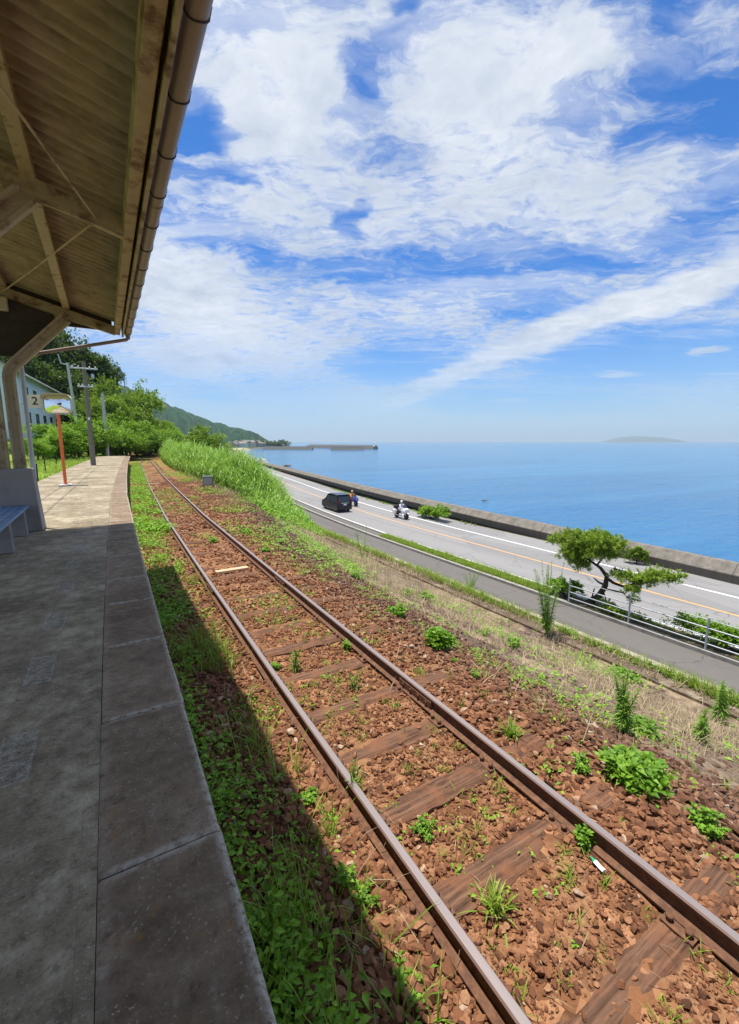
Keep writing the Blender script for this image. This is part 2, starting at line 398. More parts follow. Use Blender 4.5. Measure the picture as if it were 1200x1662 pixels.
def m_concrete_platform():
    m, t = newmat('platform_concrete'); co = t.coord()
    big = t.noise(co, .9, 5, .6); mid = t.noise(co, 6, 6, .65); fine = t.noise(co, 60, 4, .7)
    c = t.ramp(t.math('ADD', t.math('MULTIPLY', big, .5), t.math('MULTIPLY', mid, .5)), [(.34, (.135, .104, .064)), (.50, (.295, .237, .150)), (.60, (.47, .395, .275))])
    c = t.mix(t.math('MULTIPLY', t.mr(fine, .5, .75), .5), c, (.07, .06, .048))
    sp = t.noise(co, 95, 3, .6); spn = t.noise(co, 5, 4)
    c = t.mix(t.math('MULTIPLY', t.mr(sp, .60, .70), t.mr(spn, .38, .62, .15, .8)), c, (.56, .52, .43))
    c = t.mix(t.math('MULTIPLY', t.mr(t.noise(co, 38, 5, .75), .56, .66), .55), c, (.085, .065, .042))
    g2 = t.noise(co, 17, 9, .74); c = t.mix(t.math('MULTIPLY', t.mr(g2, .54, .66), t.mr(t.noise(co, 2.3, 4, .6), .36, .6, .15, .75)), c, (.50, .44, .33)); c = t.mix(t.math('MULTIPLY', t.mr(g2, .46, .36), .55), c, (.075, .058, .036))
    scuff = t.noise(t.mapping(co, scale=(1, 1, 1), rot=(0, 0, .5)), 22, 8, .75)
    c = t.mix(t.math('MULTIPLY', t.mr(scuff, .60, .72), t.mr(t.noise(co, 1.7, 3), .45, .65)), c, (.47, .45, .38))
    lich = t.math('MULTIPLY', t.mr(t.noise(co, 4.5, 5, .7), .62, .72), .5)
    c = t.mix(lich, c, (.24, .15, .055))
    t.set(t.b.inputs['Base Color'], c); t.b.inputs['Roughness'].default_value = .88; t.b.inputs['Specular IOR Level'].default_value = .3
    h = t.math('ADD', t.math('MULTIPLY', fine, .5), t.math('MULTIPLY', mid, 1.))
    t.set(t.b.inputs['Normal'], t.bump(h, .7, .012))
    return m
M['platform'] = m_concrete_platform()
def m_coping():
    m, t = newmat('coping_concrete'); co = t.coord()
    oi = t.node('ShaderNodeObjectInfo').outputs['Random']
    cc = t.vmath('ADD', co, t.comb(t.math('MULTIPLY', oi, 40), 0, 0))
    big = t.noise(cc, 1.4, 5, .6); mid = t.noise(cc, 9, 6, .7); fine = t.noise(cc, 70, 4, .7)
    c = t.ramp(t.math('ADD', t.math('MULTIPLY', big, .55), t.math('MULTIPLY', mid, .45)), [(.33, (.115, .078, .047)), (.5, (.225, .160, .102)), (.66, (.37, .28, .19))])
    sp = t.noise(cc, 85, 3, .6)
    c = t.mix(t.math('MULTIPLY', t.mr(sp, .61, .70), t.mr(t.noise(cc, 6, 4), .38, .62, .1, .8)), c, (.54, .48, .39))
    c = t.mix(t.math('MULTIPLY', t.mr(t.noise(cc, 30, 5, .75), .55, .66), .6), c, (.07, .045, .027))
    g2 = t.noise(cc, 15, 9, .74); c = t.mix(t.math('MULTIPLY', t.mr(g2, .55, .67), t.mr(t.noise(cc, 2.6, 4, .6), .38, .62, .1, .65)), c, (.46, .39, .29)); c = t.mix(t.math('MULTIPLY', t.mr(g2, .46, .36), .5), c, (.06, .040, .024))
    c = t.mix(t.math('MULTIPLY', t.mr(t.noise(cc, 5.5, 4, .7), .60, .72), .65), c, (.30, .155, .03))
    c = t.mix(t.math('MULTIPLY', t.mr(fine, .55, .8), .5), c, (.05, .04, .03))
    edge = t.attr('edge'); c = t.mix(t.math('MULTIPLY', edge, t.mr(t.noise(cc, 30, 5, .7), .36, .56)), c, (.50, .45, .36))
    t.set(t.b.inputs['Base Color'], c); t.b.inputs['Roughness'].default_value = .9; t.b.inputs['Specular IOR Level'].default_value = .25
    t.set(t.b.inputs['Normal'], t.bump(t.math('ADD', t.math('MULTIPLY', fine, .5), mid), .7, .010))
    return m
M['coping'] = m_coping()
def m_ground():
    m, t = newmat('ground_soil'); co = t.coord()
    v = t.voro(co, 15); vc = t.voro(co, 15, out='Color'); n = t.noise(co, 3, 6, .6); n2 = t.noise(co, .7, 4, .5)
    r = t.sep(vc)[0]
    red = t.ramp(r, [(0, (.10, .046, .024)), (.5, (.25, .112, .052)), (1, (.41, .205, .105))])
    fines = t.ramp(t.noise(co, 45, 5, .7), [(.3, (.17, .08, .038)), (.7, (.40, .215, .11))])
    bal = t.mix(t.mr(n, .46, .60), red, fines)
    dark = t.ramp(r, [(0, (.055, .036, .030)), (.6, (.13, .085, .065)), (1, (.22, .16, .12))])
    brown = t.ramp(t.noise(co, 30, 5, .7), [(.3, (.10, .066, .044)), (.7, (.27, .195, .135))])
    soil = t.mix(t.mr(n2, .4, .62), dark, brown)
    c = t.mix(t.attr('slope'), bal, soil)
    dry = t.ramp(t.noise(co, 9, 6, .7), [(.3, (.21, .15, .09)), (.7, (.46, .36, .23))])
    c = t.mix(t.math('MULTIPLY', t.attr('dry'), t.mr(t.noise(co, 1.6, 5, .6), .46, .64)), c, dry)
    grs = t.ramp(t.noise(co, 3.5, 6, .7), [(.3, (.12, .19, .025)), (.55, (.24, .34, .04)), (.75, (.36, .38, .10))])
    c = t.mix(t.attr('grass'), c, grs)
    t.set(t.b.inputs['Base Color'], c); t.b.inputs['Roughness'].default_value = .95; t.b.inputs['Specular IOR Level'].default_value = .15
    h = t.math('ADD', t.math('MULTIPLY', v, -1.), t.math('MULTIPLY', t.noise(co, 40, 4), .4))
    t.set(t.b.inputs['Normal'], t.bump(h, .9, .035))
    return m
M['ground'] = m_ground()
M['soil'] = simple('roadside_soil', (.10, .078, .045), .95, 0, .4, 4, .01, ((.17, .15, .07), 3, .45, .65), .1)
M['dirt_cap'] = simple('dirty_wall_cap', (.145, .105, .075), .95, 0, .3, 5, .006, ((.30, .25, .18), 2.2, .52, .66), .1)
def m_stone():
    m, t = newmat('ballast_stone'); co = t.coord(); r = t.attr('rnd'); k = t.attr('purple')
    red = t.ramp(r, [(0, (.085, .038, .022)), (.35, (.215, .092, .045)), (.7, (.34, .155, .075)), (.93, (.44, .24, .13)), (1, (.54, .40, .28))])
    pur = t.ramp(r, [(0, (.055, .036, .029)), (.5, (.145, .090, .067)), (.9, (.25, .16, .115)), (1, (.38, .31, .25))])
    c = t.mix(k, red, pur); c = t.mix(t.mr(t.noise(co, 60, 4, .6), .35, .7, 0, .5), c, (.11, .05, .028))
    t.set(t.b.inputs['Base Color'], c); t.b.inputs['Roughness'].default_value = .92; t.b.inputs['Specular IOR Level'].default_value = .2
    t.set(t.b.inputs['Normal'], t.bump(t.noise(co, 90, 4), .5, .006))
    return m
M['stone'] = m_stone()
def m_sleeper():
    m, t = newmat('sleeper_wood'); co = t.coord(); oi = t.node('ShaderNodeObjectInfo').outputs['Random']
    p = t.vmath('ADD', t.mapping(co, scale=(1.2, 26, 26)), t.comb(t.math('MULTIPLY', oi, 50), 0, 0))
    g = t.noise(p, 1.6, 7, .65, .3)
    c = t.ramp(g, [(.30, (.030, .017, .011)), (.5, (.14, .073, .044)), (.68, (.25, .135, .082))])
    c = t.mix(t.mr(t.noise(t.vmath('ADD', co, t.comb(0, t.math('MULTIPLY', oi, 30), 0)), 6, 5, .65), .46, .66, 0, .75), c, (.24, .105, .052))
    t.set(t.b.inputs['Base Color'], c); t.b.inputs['Roughness'].default_value = .9; t.b.inputs['Specular IOR Level'].default_value = .2
    t.set(t.b.inputs['Normal'], t.bump(g, .9, .012))
    return m
M['sleeper'] = m_sleeper()
def m_rails():
    m, t = newmat('rail_top_steel'); co = t.coord(); n = t.noise(t.mapping(co, scale=(30, .8, 30)), 2, 5, .6)
    t.set(t.b.inputs['Base Color'], t.mix(n, (.42, .31, .25), (.66, .55, .48))); t.b.inputs['Metallic'].default_value = .75
    t.set(t.b.inputs['Roughness'], t.mr(n, .3, .7, .38, .26))
    M['rail_top'] = m
    m, t = newmat('rail_rust'); co = t.coord(); n = t.noise(co, 25, 5, .65)
    t.set(t.b.inputs['Base Color'], t.ramp(n, [(.3, (.085, .038, .022)), (.6, (.19, .088, .045)), (.8, (.28, .14, .075))])); t.b.inputs['Roughness'].default_value = .85
    t.set(t.b.inputs['Normal'], t.bump(n, .4, .004)); M['rail_rust'] = m
    m, t = newmat('rail_shoulder'); co = t.coord(); n = t.noise(co, 16, 5, .65)
    t.set(t.b.inputs['Base Color'], t.mix(n, (.17, .10, .08), (.33, .22, .18))); t.b.inputs['Roughness'].default_value = .55; t.b.inputs['Metallic'].default_value = .3; M['rail_mid'] = m
m_rails()
def m_asphalt(name, a, b, sc_=3):
    m, t = newmat(name); co = t.coord(); n = t.noise(co, sc_, 6, .65); f = t.noise(co, 120, 3, .7); lo = t.noise(t.mapping(co, scale=(1, .06, 1)), .9, 4, .6)
    c = t.mix(t.math('ADD', t.math('MULTIPLY', n, .5), t.math('MULTIPLY', lo, .5)), a, b); c = t.mix(t.mr(t.noise(t.mapping(co, scale=(1.4, .03, 1)), 1.1, 5, .6), .52, .66, 0, .35), c, tuple(k * .62 for k in a)); pt = t.voro(t.mapping(co, scale=(.35, .09, 1)), 1., out='Color'); c = t.mix(t.mr(t.sep(pt)[0], .80, .82, 0, .28), c, tuple(k * .7 for k in a)); c = t.mix(t.mr(f, .55, .8, 0, .4), c, tuple(k * 1.6 for k in b))
    crack = t.voro(t.vmath('ADD', co, t.vmath('MULTIPLY', t.noise(co, 2, 4, out='Color'), (.6, .6, 0))), .35, 'DISTANCE_TO_EDGE')
    c = t.mix(t.mr(crack, .008, .0, 0, .6), c, tuple(k * .45 for k in a))
    t.set(t.b.inputs['Base Color'], c); t.b.inputs['Roughness'].default_value = .85; t.b.inputs['Specular IOR Level'].default_value = .3
    t.set(t.b.inputs['Normal'], t.bump(f, .3, .004)); return m
M['asphalt'] = m_asphalt('road_asphalt', (.215, .207, .198), (.30, .29, .28))
M['path'] = m_asphalt('path_asphalt', (.105, .097, .088), (.185, .168, .15))
M['line_white'] = simple('road_paint_white', (.74, .74, .74), .7, 0, .1, 6, 0, ((.45, .44, .43), 5, .58, .75))
M['line_orange'] = simple('road_paint_orange', (.66, .36, .13), .7, 0, .1, 6, 0, ((.38, .26, .16), 5, .55, .72))
def m_seawall():
    m, t = newmat('sea_wall_concrete'); co = t.coord()
    st = t.noise(t.mapping(co, scale=(1, 1, .25)), 2.2, 6, .7); f = t.noise(co, 14, 5, .65)
    c = t.ramp(t.math('ADD', t.math('MULTIPLY', st, .6), t.math('MULTIPLY', f, .4)), [(.34, (.085, .075, .060)), (.52, (.195, .172, .14)), (.68, (.31, .28, .235))])
    jy = t.math('ABSOLUTE', t.math('SUBTRACT', t.math('FRACT', t.math('DIVIDE', t.sep(co)[1], 6.0)), .5)); c = t.mix(t.mr(jy, .006, .003, 0, .75), c, (.05, .045, .04))
    c = t.mix(t.mr(t.noise(t.mapping(co, scale=(.3, 1.6, .15)), 1.5, 5, .7), .56, .72, 0, .6), c, (.10, .085, .07))
    foot = t.attr('foot'); c = t.mix(t.math('MULTIPLY', foot, t.mr(f, .25, .6, .55, .9)), c, (.075, .066, .055))  # upright foot darkened in the colour, standing for shade on the grazing-lit face
    t.set(t.b.inputs['Base Color'], c); t.b.inputs['Roughness'].default_value = .92
    t.set(t.b.inputs['Normal'], t.bump(f, .5, .02)); return m
M['seawall'] = m_seawall()
def m_corrug():
    m, t = newmat('corrugated_slate'); co = t.coord(); n = t.noise(co, 2.5, 6, .65); f = t.noise(t.mapping(co, scale=(.6, 3, 1)), 12, 4, .6)
    c = t.ramp(t.math('ADD', t.math('MULTIPLY', n, .6), t.math('MULTIPLY', f, .4)), [(.33, (.145, .112, .070)), (.5, (.30, .24, .155)), (.68, (.40, .33, .225))])
    t.set(t.b.inputs['Base Color'], c); t.b.inputs['Roughness'].default_value = .9; return m
M['corrug'] = m_corrug()
def m_water():
    m, t = newmat('sea_water'); co = t.coord()
    w1 = t.noise(t.mapping(co, scale=(.30, .75, 1), rot=(0, 0, R(-28))), 1.0, 5, .6)
    w2 = t.noise(t.mapping(co, scale=(.05, .16, 1), rot=(0, 0, R(-30))), .7, 4, .55)
    w3 = t.noise(t.mapping(co, scale=(.006, .022, 1), rot=(0, 0, R(-35))), 1., 4, .55)
    c = t.mix(t.mr(w3, .35, .65), (.007, .105, .245), (.013, .150, .32))
    w4 = t.noise(t.mapping(co, scale=(.004, .035, 1), rot=(0, 0, R(-33))), 1.3, 6, .6)
    c = t.mix(t.mr(w4, .54, .70, 0, .45), c, (.05, .22, .40))  # pale streaks paint the sheen of calm water into the base colour
    t.set(t.b.inputs['Base Color'], c); t.b.inputs['Roughness'].default_value = .12; t.b.inputs['IOR'].default_value = 1.33
    t.b.inputs['Specular IOR Level'].default_value = .5
    h = t.math('ADD', t.math('MULTIPLY', w1, .5), t.math('MULTIPLY', w2, 1.6))
    t.set(t.b.inputs['Normal'], t.bump(h, .8, .45)); return m
M['water'] = m_water()
def m_forest():
    m, t = newmat('forest_hill'); co = t.coord(); v = t.voro(co, .085); n = t.noise(co, .02, 6, .65); f = t.noise(co, .25, 5, .7)
    c = t.ramp(t.math('ADD', t.math('MULTIPLY', n, .5), t.math('MULTIPLY', f, .5)), [(.33, (.012, .036, .018)), (.5, (.026, .072, .030)), (.66, (.06, .125, .04))])
    t.set(t.b.inputs['Base Color'], c); t.b.inputs['Roughness'].default_value = .95; t.b.inputs['Specular IOR Level'].default_value = .05
    t.set(t.b.inputs['Normal'], t.bump(t.math('ADD', t.math('MULTIPLY', v, -1), f), 1., 5)); return m
M['forest'] = m_forest()
M['hill_near'] = simple('hillside_undergrowth', (.035, .075, .018), .95, 0, .5, 1.2, .1, spec=.1)
M['sand'] = simple('beach_sand', (.46, .38, .29), .95, 0, .15, .2)
M['island'] = simple('island_green', (.05, .09, .05), .95, 0, .3, .002)

# ------------------------------------------------------------------ ground, sea, road
def grid(xs, ts, fz, fx=None):
    X, T = np.meshgrid(xs, ts); X0 = X
    if fx is not None: X = X + fx(T)
    Z = fz(X, T); V = np.stack([X, T, Z], -1).reshape(-1, 3)
    nx, nt = len(xs), len(ts); i = (np.arange(nt - 1)[:, None] * nx + np.arange(nx - 1)[None]).ravel()
    return V, np.stack([i, i + 1, i + nx + 1, i + nx], 1), X0.ravel(), T.ravel()
def cat(*a): return np.unique(np.round(np.concatenate(a), 4))
xs = cat(np.arange(-90, -10, 4), np.arange(-10, -.5, .5), np.arange(-.5, 9.0, .11), [9.0, 9.3, 9.8])
ts = cat(np.arange(-30, 0, 1.5), np.arange(0, 9, .11), np.arange(9, 25, .35), np.arange(25, 80, 1.2), np.arange(80, 400, 9))
V, F, s0, t0 = grid(xs, ts, lambda X, T: X * 0, c_track)
wq = smooth(s0, 7, 9.6); V[:, 0] = s0 + c_track(t0) * (1 - wq) + np.minimum(c_road(t0), c_track(t0)) * wq; V[:, 2] = gz(V[:, 0], V[:, 1])
V[s0 >= 9.29, 2] = np.minimum(V[s0 >= 9.29, 2], -3.50 + 0 * V[s0 >= 9.29, 2]) + 0.0; V[s0 >= 9.7, 2] = -3.56
n1 = vnoise(V[:, 0] * .9, V[:, 1] * .9, 11)
edge_s = 3.3 + 1.3 * smooth(t0, 8, 20)
slope = smooth(s0, edge_s - .7, edge_s + .4)
dry = smooth(s0, edge_s + .3, edge_s + 1.6) * (0.5 + .5 * smooth(t0, 0, 4))
grass = np.maximum(smooth(s0, -1.8, -2.6), .22 * smooth(s0, 1.0, .55) * smooth(t0, 5, 12) * smooth(n1, .40, .8))
grass = np.maximum(grass, .5 * smooth(t0, 28, 60) * smooth(n1, .2, .7))
gm = fast_mesh('ground', V, F, smooth=True, attrs={'slope': slope, 'dry': dry, 'grass': grass})
tag(put('ground', gm, M['ground']), 'rusty brown ballast and dry soil falling from the railway towards the road', 'ground', kind='structure')

# low ground under path, road and out to the wall (one sheet a little below the paving)
V, F, _, _ = grid(np.array([8.9, 16.5, 27.0]), ts, lambda X, T: X * 0 - 5.58, lambda T: c_road(T))
tag(put('roadside_ground', fast_mesh('roadside_ground', V, F), M['soil']), 'bare brown earth beside the coast road', 'ground', kind='structure')
def ribbon(name, a, b, z, mat, t0=-30, t1=230, label='', catg='road', off=c_road, step=1.0, kind='structure'):
    tt = np.arange(t0, t1 + .01, step)
    V, F, _, _ = grid(np.array([a, b]), tt, lambda X, T: X * 0 + z, off)
    o = put(name, fast_mesh(name, V, F), mat); return tag(o, label, catg, kind=kind)
ribbon('path', 10.32, 16.6, -5.50, M['path'], label='worn grey asphalt side path below the railway bank', catg='path')
ribbon('road', 17.6, 26.5, -5.50, M['asphalt'], label='two lane grey coast road along the sea wall', catg='road')
ribbon('edge_line', 18.08, 18.24, -5.496, M['line_white'], label='white edge line on the landward side of the coast road', catg='road marking')
ribbon('edge_line', 24.08, 24.26, -5.496, M['line_white'], label='white edge line on the seaward side of the coast road', catg='road marking')
ribbon('centre_line', 21.53, 21.68, -5.496, M['line_orange'], label='solid orange centre line of the coast road', catg='road marking')

# sea
V, F, _, _ = grid(np.array([-3000., -200, 20, 120, 400, 1500, 6000, 25000, 50000]), np.array([-20000., -2000, -300, 0, 200, 600, 1500, 6000, 25000, 50000]), lambda X, T: X * 0 - 9.0)
tag(put('sea', fast_mesh('sea', V, F), M['water']), 'calm blue sea reaching to the horizon', 'sea', kind='structure')

# sea wall: short upright foot, battered face, flat crest
tt = np.concatenate([np.arange(-30, 110, 1.5), np.arange(110, 240, 4)])
prof = [(26.4, -5.6), (26.4, -5.08), (26.42, -5.04), (26.95, -4.60), (27.32, -4.58), (27.36, -9.6)]
V = np.array([(a + float(c_wall(t)) + (vnoise(t * .3, 0, 8) - .5) * .05, t, z + (float(vnoise(t * .7, 3, 8)) - .5) * .05 * (z > -5)) for t in tt for a, z in prof])
k = len(prof); F = np.array([(i * k + j, i * k + j + 1, (i + 1) * k + j + 1, (i + 1) * k + j) for i in range(len(tt) - 1) for j in range(k - 1)])[:, ::-1]
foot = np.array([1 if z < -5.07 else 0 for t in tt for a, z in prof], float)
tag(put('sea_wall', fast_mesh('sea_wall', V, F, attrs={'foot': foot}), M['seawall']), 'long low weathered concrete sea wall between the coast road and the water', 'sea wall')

# retaining wall below the bank: face to the path, cap with a pale kerb
def sect(prof, off, tt): return prof
tt = np.concatenate([np.arange(-20, 60, 1.), np.arange(60, 200, 5)])
wall = MB(); wp = [(9.55, -3.62), (9.55, -3.47), (10.30, -3.46), (10.34, -5.6), (9.9, -5.6), (9.9, -3.62)]
wall.sweep([(a, z) for a, z in wp], [(float(c_road(t)), t, 0) for t in tt], m=0)
rw = wall.build('retaining_wall', M['dirt_cap']); tag(rw, 'stained concrete retaining wall holding up the railway bank above the path', 'retaining wall')
kb = MB(); kb.sweep([(10.12, -3.458), (10.12, -3.40), (10.31, -3.40), (10.31, -3.458)], [(float(c_road(t)), t, 0) for t in tt])
kb.build('coping', simple('worn_kerb', (.38, .33, .24), .95, 0, .25, 4, .005, ((.17, .14, .09), 2, .5, .62)), rw)
# kerb between the path and the planted strip
kb = MB(); tk = np.concatenate([np.arange(-20, 60, 1.)])
kb.sweep([(16.6, -5.57), (16.6, -5.36), (16.78, -5.35), (16.78, -5.57)], [(float(c_road(t)), t, 0) for t in tk])
tag(kb.build('kerb', M['conc'], fix=True), 'pale concrete kerb between the side path and the planted strip', 'kerb')
ribbon('planting_strip', 16.77, 17.72, -5.40, M['soil'], -30, 25, 'bare brown earth strip between path kerb and road', 'verge')
ribbon('verge_apron', 16.77, 17.72, -5.44, M['path'], 25.0, 200, 'narrow worn asphalt apron beside the coast road', 'verge')
kb = MB(); kb.sweep([(17.66, -5.58), (17.66, -5.37), (17.84, -5.38), (17.86, -5.58)], [(float(c_road(t)), t, 0) for t in tk])
tag(kb.build('kerb', M['conc'], fix=True), 'pale concrete kerb along the landward edge of the coast road', 'kerb')

# ------------------------------------------------------------------ platform
plat = thing('platform', 'weathered dark concrete railway platform with a curving edge beside the track', 'platform', (0, 0, 0))
tp = np.concatenate([np.arange(-8, 12, .5), np.arange(12, 55, 1.), [54.6]])
pm = MB()
pm.sweep([(-2.72, -.40), (-2.72, -.004), (-.160, 0.), (-.160, -.14), (.06, -.14), (.06, -1.2), (-2.5, -1.2)], [(float(c_track(t)), t, 0) for t in tp])
pv = pm.build('deck', M['platform'], plat)
wd = MB(); wd.sweep([(-9, -1.2), (-9, -.010), (-2.70, -.010), (-2.70, -1.2)], [(0, -8, 0), (0, 9.72, 0)]); wd.build('shelter_floor', M['platform'], plat)
joints = [1.6 + 1.0 * i for i in range(-8, 53)]; joints[joints.index(5.6)] = 5.45
def coping_slab(t0, t1):
    """one edge stone with worn arrises, paler along its edges"""
    na, nb = 7, 9; a0, a1 = -.150, .262; g = .004
    A = np.array([a0, a0 + .012, a0 + .05, .06, a1 - .035, a1 - .012, a1]); B = np.array([t0 + g, t0 + g + .012, t0 + .035, t0 + .25, (t0 + t1) / 2, t1 - .25, t1 - .035, t1 - g - .012, t1 - g])
    jx = random.uniform(-.002, .002); tilt = random.uniform(-.006, .006)
    vs, ed = [], []
    for j, b in enumerate(B):
        for i, a in enumerate(A):
            e = .9 if i in (0, na - 1) or j in (0, nb - 1) else (.7 if i in (1, na - 2) or j in (1, nb - 2) else 0)
            if i in (0, 1): e *= .3
            h = .004 - (.010 if i == na - 1 else .004 if i == 0 else 0) - (.006 if j in (0, nb - 1) else 0) + tilt * (a / .4) + random.uniform(-.001, .001)
            vs.append((a + jx + float(c_track(b)) + random.uniform(-.003, .003) * (i > 3), b, h)); ed.append(e)
    F = [(j * na + i, j * na + i + 1, (j + 1) * na + i + 1, (j + 1) * na + i) for j in range(nb - 1) for i in range(na - 1)]
    rim = [i for i in range(na)] + [j * na + na - 1 for j in range(1, nb)] + [(nb - 1) * na + i for i in range(na - 2, -1, -1)] + [j * na for j in range(nb - 2, 0, -1)]
    o = len(vs); vs += [(vs[q][0], vs[q][1], -.139) for q in rim]; ed += [.2] * len(rim); n = len(rim)
    F += [(rim[q], o + q, o + (q + 1) % n, rim[(q + 1) % n]) for q in range(n)]
    return put('edge_slab', fast_mesh('edge_slab', np.array(vs), F, attrs={'edge': ed}), M['coping'], plat)
for a, b in zip(joints[:-1], joints[1:]): coping_slab(a, b)
# long groove between deck and edge stones, a dark seam
sm = MB(); sm.sweep([(-.205, -.001), (-.203, .0015), (-.153, .0015), (-.151, -.02)], [(float(c_track(t)), t, 0) for t in tp if t < 40]); sm.build('seam', M['platform'], plat)
# worn boarding marks
def m_worn():
    m, t = newmat('worn_paint'); co = t.coord(); n = t.noise(co, 28, 7, .75); e = t.attr('edge')
    tr = t.node('ShaderNodeBsdfTransparent'); ms = t.node('ShaderNodeMixShader')
    t.set(t.b.inputs['Base Color'], (.52, .50, .42)); t.b.inputs['Roughness'].default_value = .9
    t.set(ms.inputs[0], t.mr(t.math('ADD', n, t.math('MULTIPLY', e, .07)), .42, .64, 0, .62)); t.l.new(tr.outputs[0], ms.inputs[1]); t.l.new(t.b.outputs[0], ms.inputs[2]); t.l.new(ms.outputs[0], t.o.inputs[0])
    return m
WORN = m_worn()
for k in range(0, 9):
    t0 = .32 + .98 * k + random.uniform(-.03, .03) + (1 if k == 0 else 0) * 0; a = -.58; b = -.43
    t1 = t0 + .42; A = [a, a + .02, b - .02, b]; B = [t0, t0 + .02, t1 - .02, t1]
    vs = [(x + float(c_track(y)), y, .004) for y in B for x in A]; ed = [1 if i in (0, 3) or j in (0, 3) else 0 for j in range(4) for i in range(4)]
    F = [(j * 4 + i, j * 4 + i + 1, j * 4 + 5 + i, j * 4 + 4 + i) for j in range(3) for i in range(3)]
    put('boarding_mark', fast_mesh('boarding_mark', np.array(vs), F, attrs={'edge': ed}), WORN, plat)

# ------------------------------------------------------------------ track
track = thing('railway_track', 'single rusty railway track on wooden sleepers curving away beside the platform', 'railway track')
tr_t = np.concatenate([np.arange(-4, 30, .5), np.arange(30, 150, 2.)])
def rail(sc_):
    m = MB(); y0 = RAIL
    half = [(.0635, -.153), (.0635, -.142), (.012, -.118), (.0085, -.046), (.030, -.036), (.0325, -.012), (.024, -.002)]
    prof = [(-a, z) for a, z in half] [::-1]; prof = [(a, z) for a, z in prof]
    P = prof + half[0:0]
    pr = [(-.056, -.125), (-.056, -.116), (-.011, -.097), (-.008, -.040), (-.026, -.031), (-.028, -.010), (-.020, -.001), (.020, -.001), (.028, -.010), (.026, -.031), (.008, -.040), (.011, -.097), (.056, -.116), (.056, -.125)]
    mm = [0, 0, 0, 0, 0, 2, 1, 2, 0, 0, 0, 0, 0, 0]
    m.sweep(pr, [(sc_ + float(c_track(t)), t, y0) for t in tr_t], m=mm)
    return m.build('rail', [M['rail_rust'], M['rail_top'], M['rail_mid']], track)
RS = (1.247, 2.350)
for q in RS: rail(q)
# joint bars
for q, tj in ((RS[0], 7.2), (RS[1], 3.1), (RS[1], 7.0), (RS[0], 16.)):
    fp = MB()
    for sg in (-1, 1): fp.box((q + float(c_track(tj)) + sg * .024, tj, RAIL - .068), (.020, .5, .056))
    for dy in (-.18, -.06, .06, .18): fp.lathe((q + float(c_track(tj)) - .045, tj + dy, RAIL - .068), [(.016, 0), (.016, .02)], 6, axis='x')
    fp.build('joint_bar', M['rail_rust'], track)
sl_proto = []
def sleeper_mesh(seed):
    r = random.Random(seed); nx, ny = 26, 5; L, Wd = 2.12, .205; vs = []
    for j in range(ny):
        for i in range(nx):
            x = (i / (nx - 1) - .5) * L; y = (j / (ny - 1) - .5) * Wd
            e = j in (0, ny - 1)
            vs.append((x, y + (r.uniform(-.012, .012) if e else 0), (-.02 if e else 0) + r.uniform(-.004, .004) - (.01 if j == 2 and r.random() < .3 else 0)))
    F = [(j * nx + i, j * nx + i + 1, (j + 1) * nx + i + 1, (j + 1) * nx + i) for j in range(ny - 1) for i in range(nx - 1)]
    rim = list(range(nx)) + [j * nx + nx - 1 for j in range(1, ny)] + [(ny - 1) * nx + i for i in range(nx - 2, -1, -1)] + [j * nx for j in range(ny - 2, 0, -1)]
    o = len(vs); vs += [(vs[q][0], vs[q][1], -.14) for q in rim]; n = len(rim); F += [(rim[q], o + q, o + (q + 1) % n, rim[(q + 1) % n]) for q in range(n)]
    me = fast_mesh('sleeper', np.array(vs), F); me.materials.append(M['sleeper']); return me
sl_meshes = [sleeper_mesh(k) for k in range(4)]
sl_t = [-.6, .10, .80, 1.50, 2.12, 2.72, 3.33, 4.02, 4.70, 5.35]
while sl_t[-1] < 62: sl_t.append(sl_t[-1] + .66)
for i, t in enumerate(sl_t[:98]):
    o = bpy.data.objects.new('sleeper', sl_meshes[i % 4]); COL.objects.link(o); o.parent = track
    o.location = ((RS[0] + RS[1]) / 2 + float(c_track(t)) + random.uniform(-.03, .03), t, -.907 + random.uniform(-.012, .008) - (.012 if t > 5 else 0)); o.rotation_euler = (0, random.uniform(-.006, .006), random.uniform(-.02, .02) - math.atan((float(c_track(t + .5)) - float(c_track(t - .5)))))

for t in sl_t[:24]:
    for q in RS:
        m = MB(); x = q + float(c_track(t)); m.box((x, t, -.9085), (.22, .15, .010))
        for sg in (-1, 1):
            for dy in (-.045, .045): m.lathe((x + sg * .078, t + dy * sg, -.905), [(.013, 0), (.013, .018), (.020, .022), (.018, .032), (.006, .036)], 7)
        m.build('tie_plate', M['rail_rust'], track)

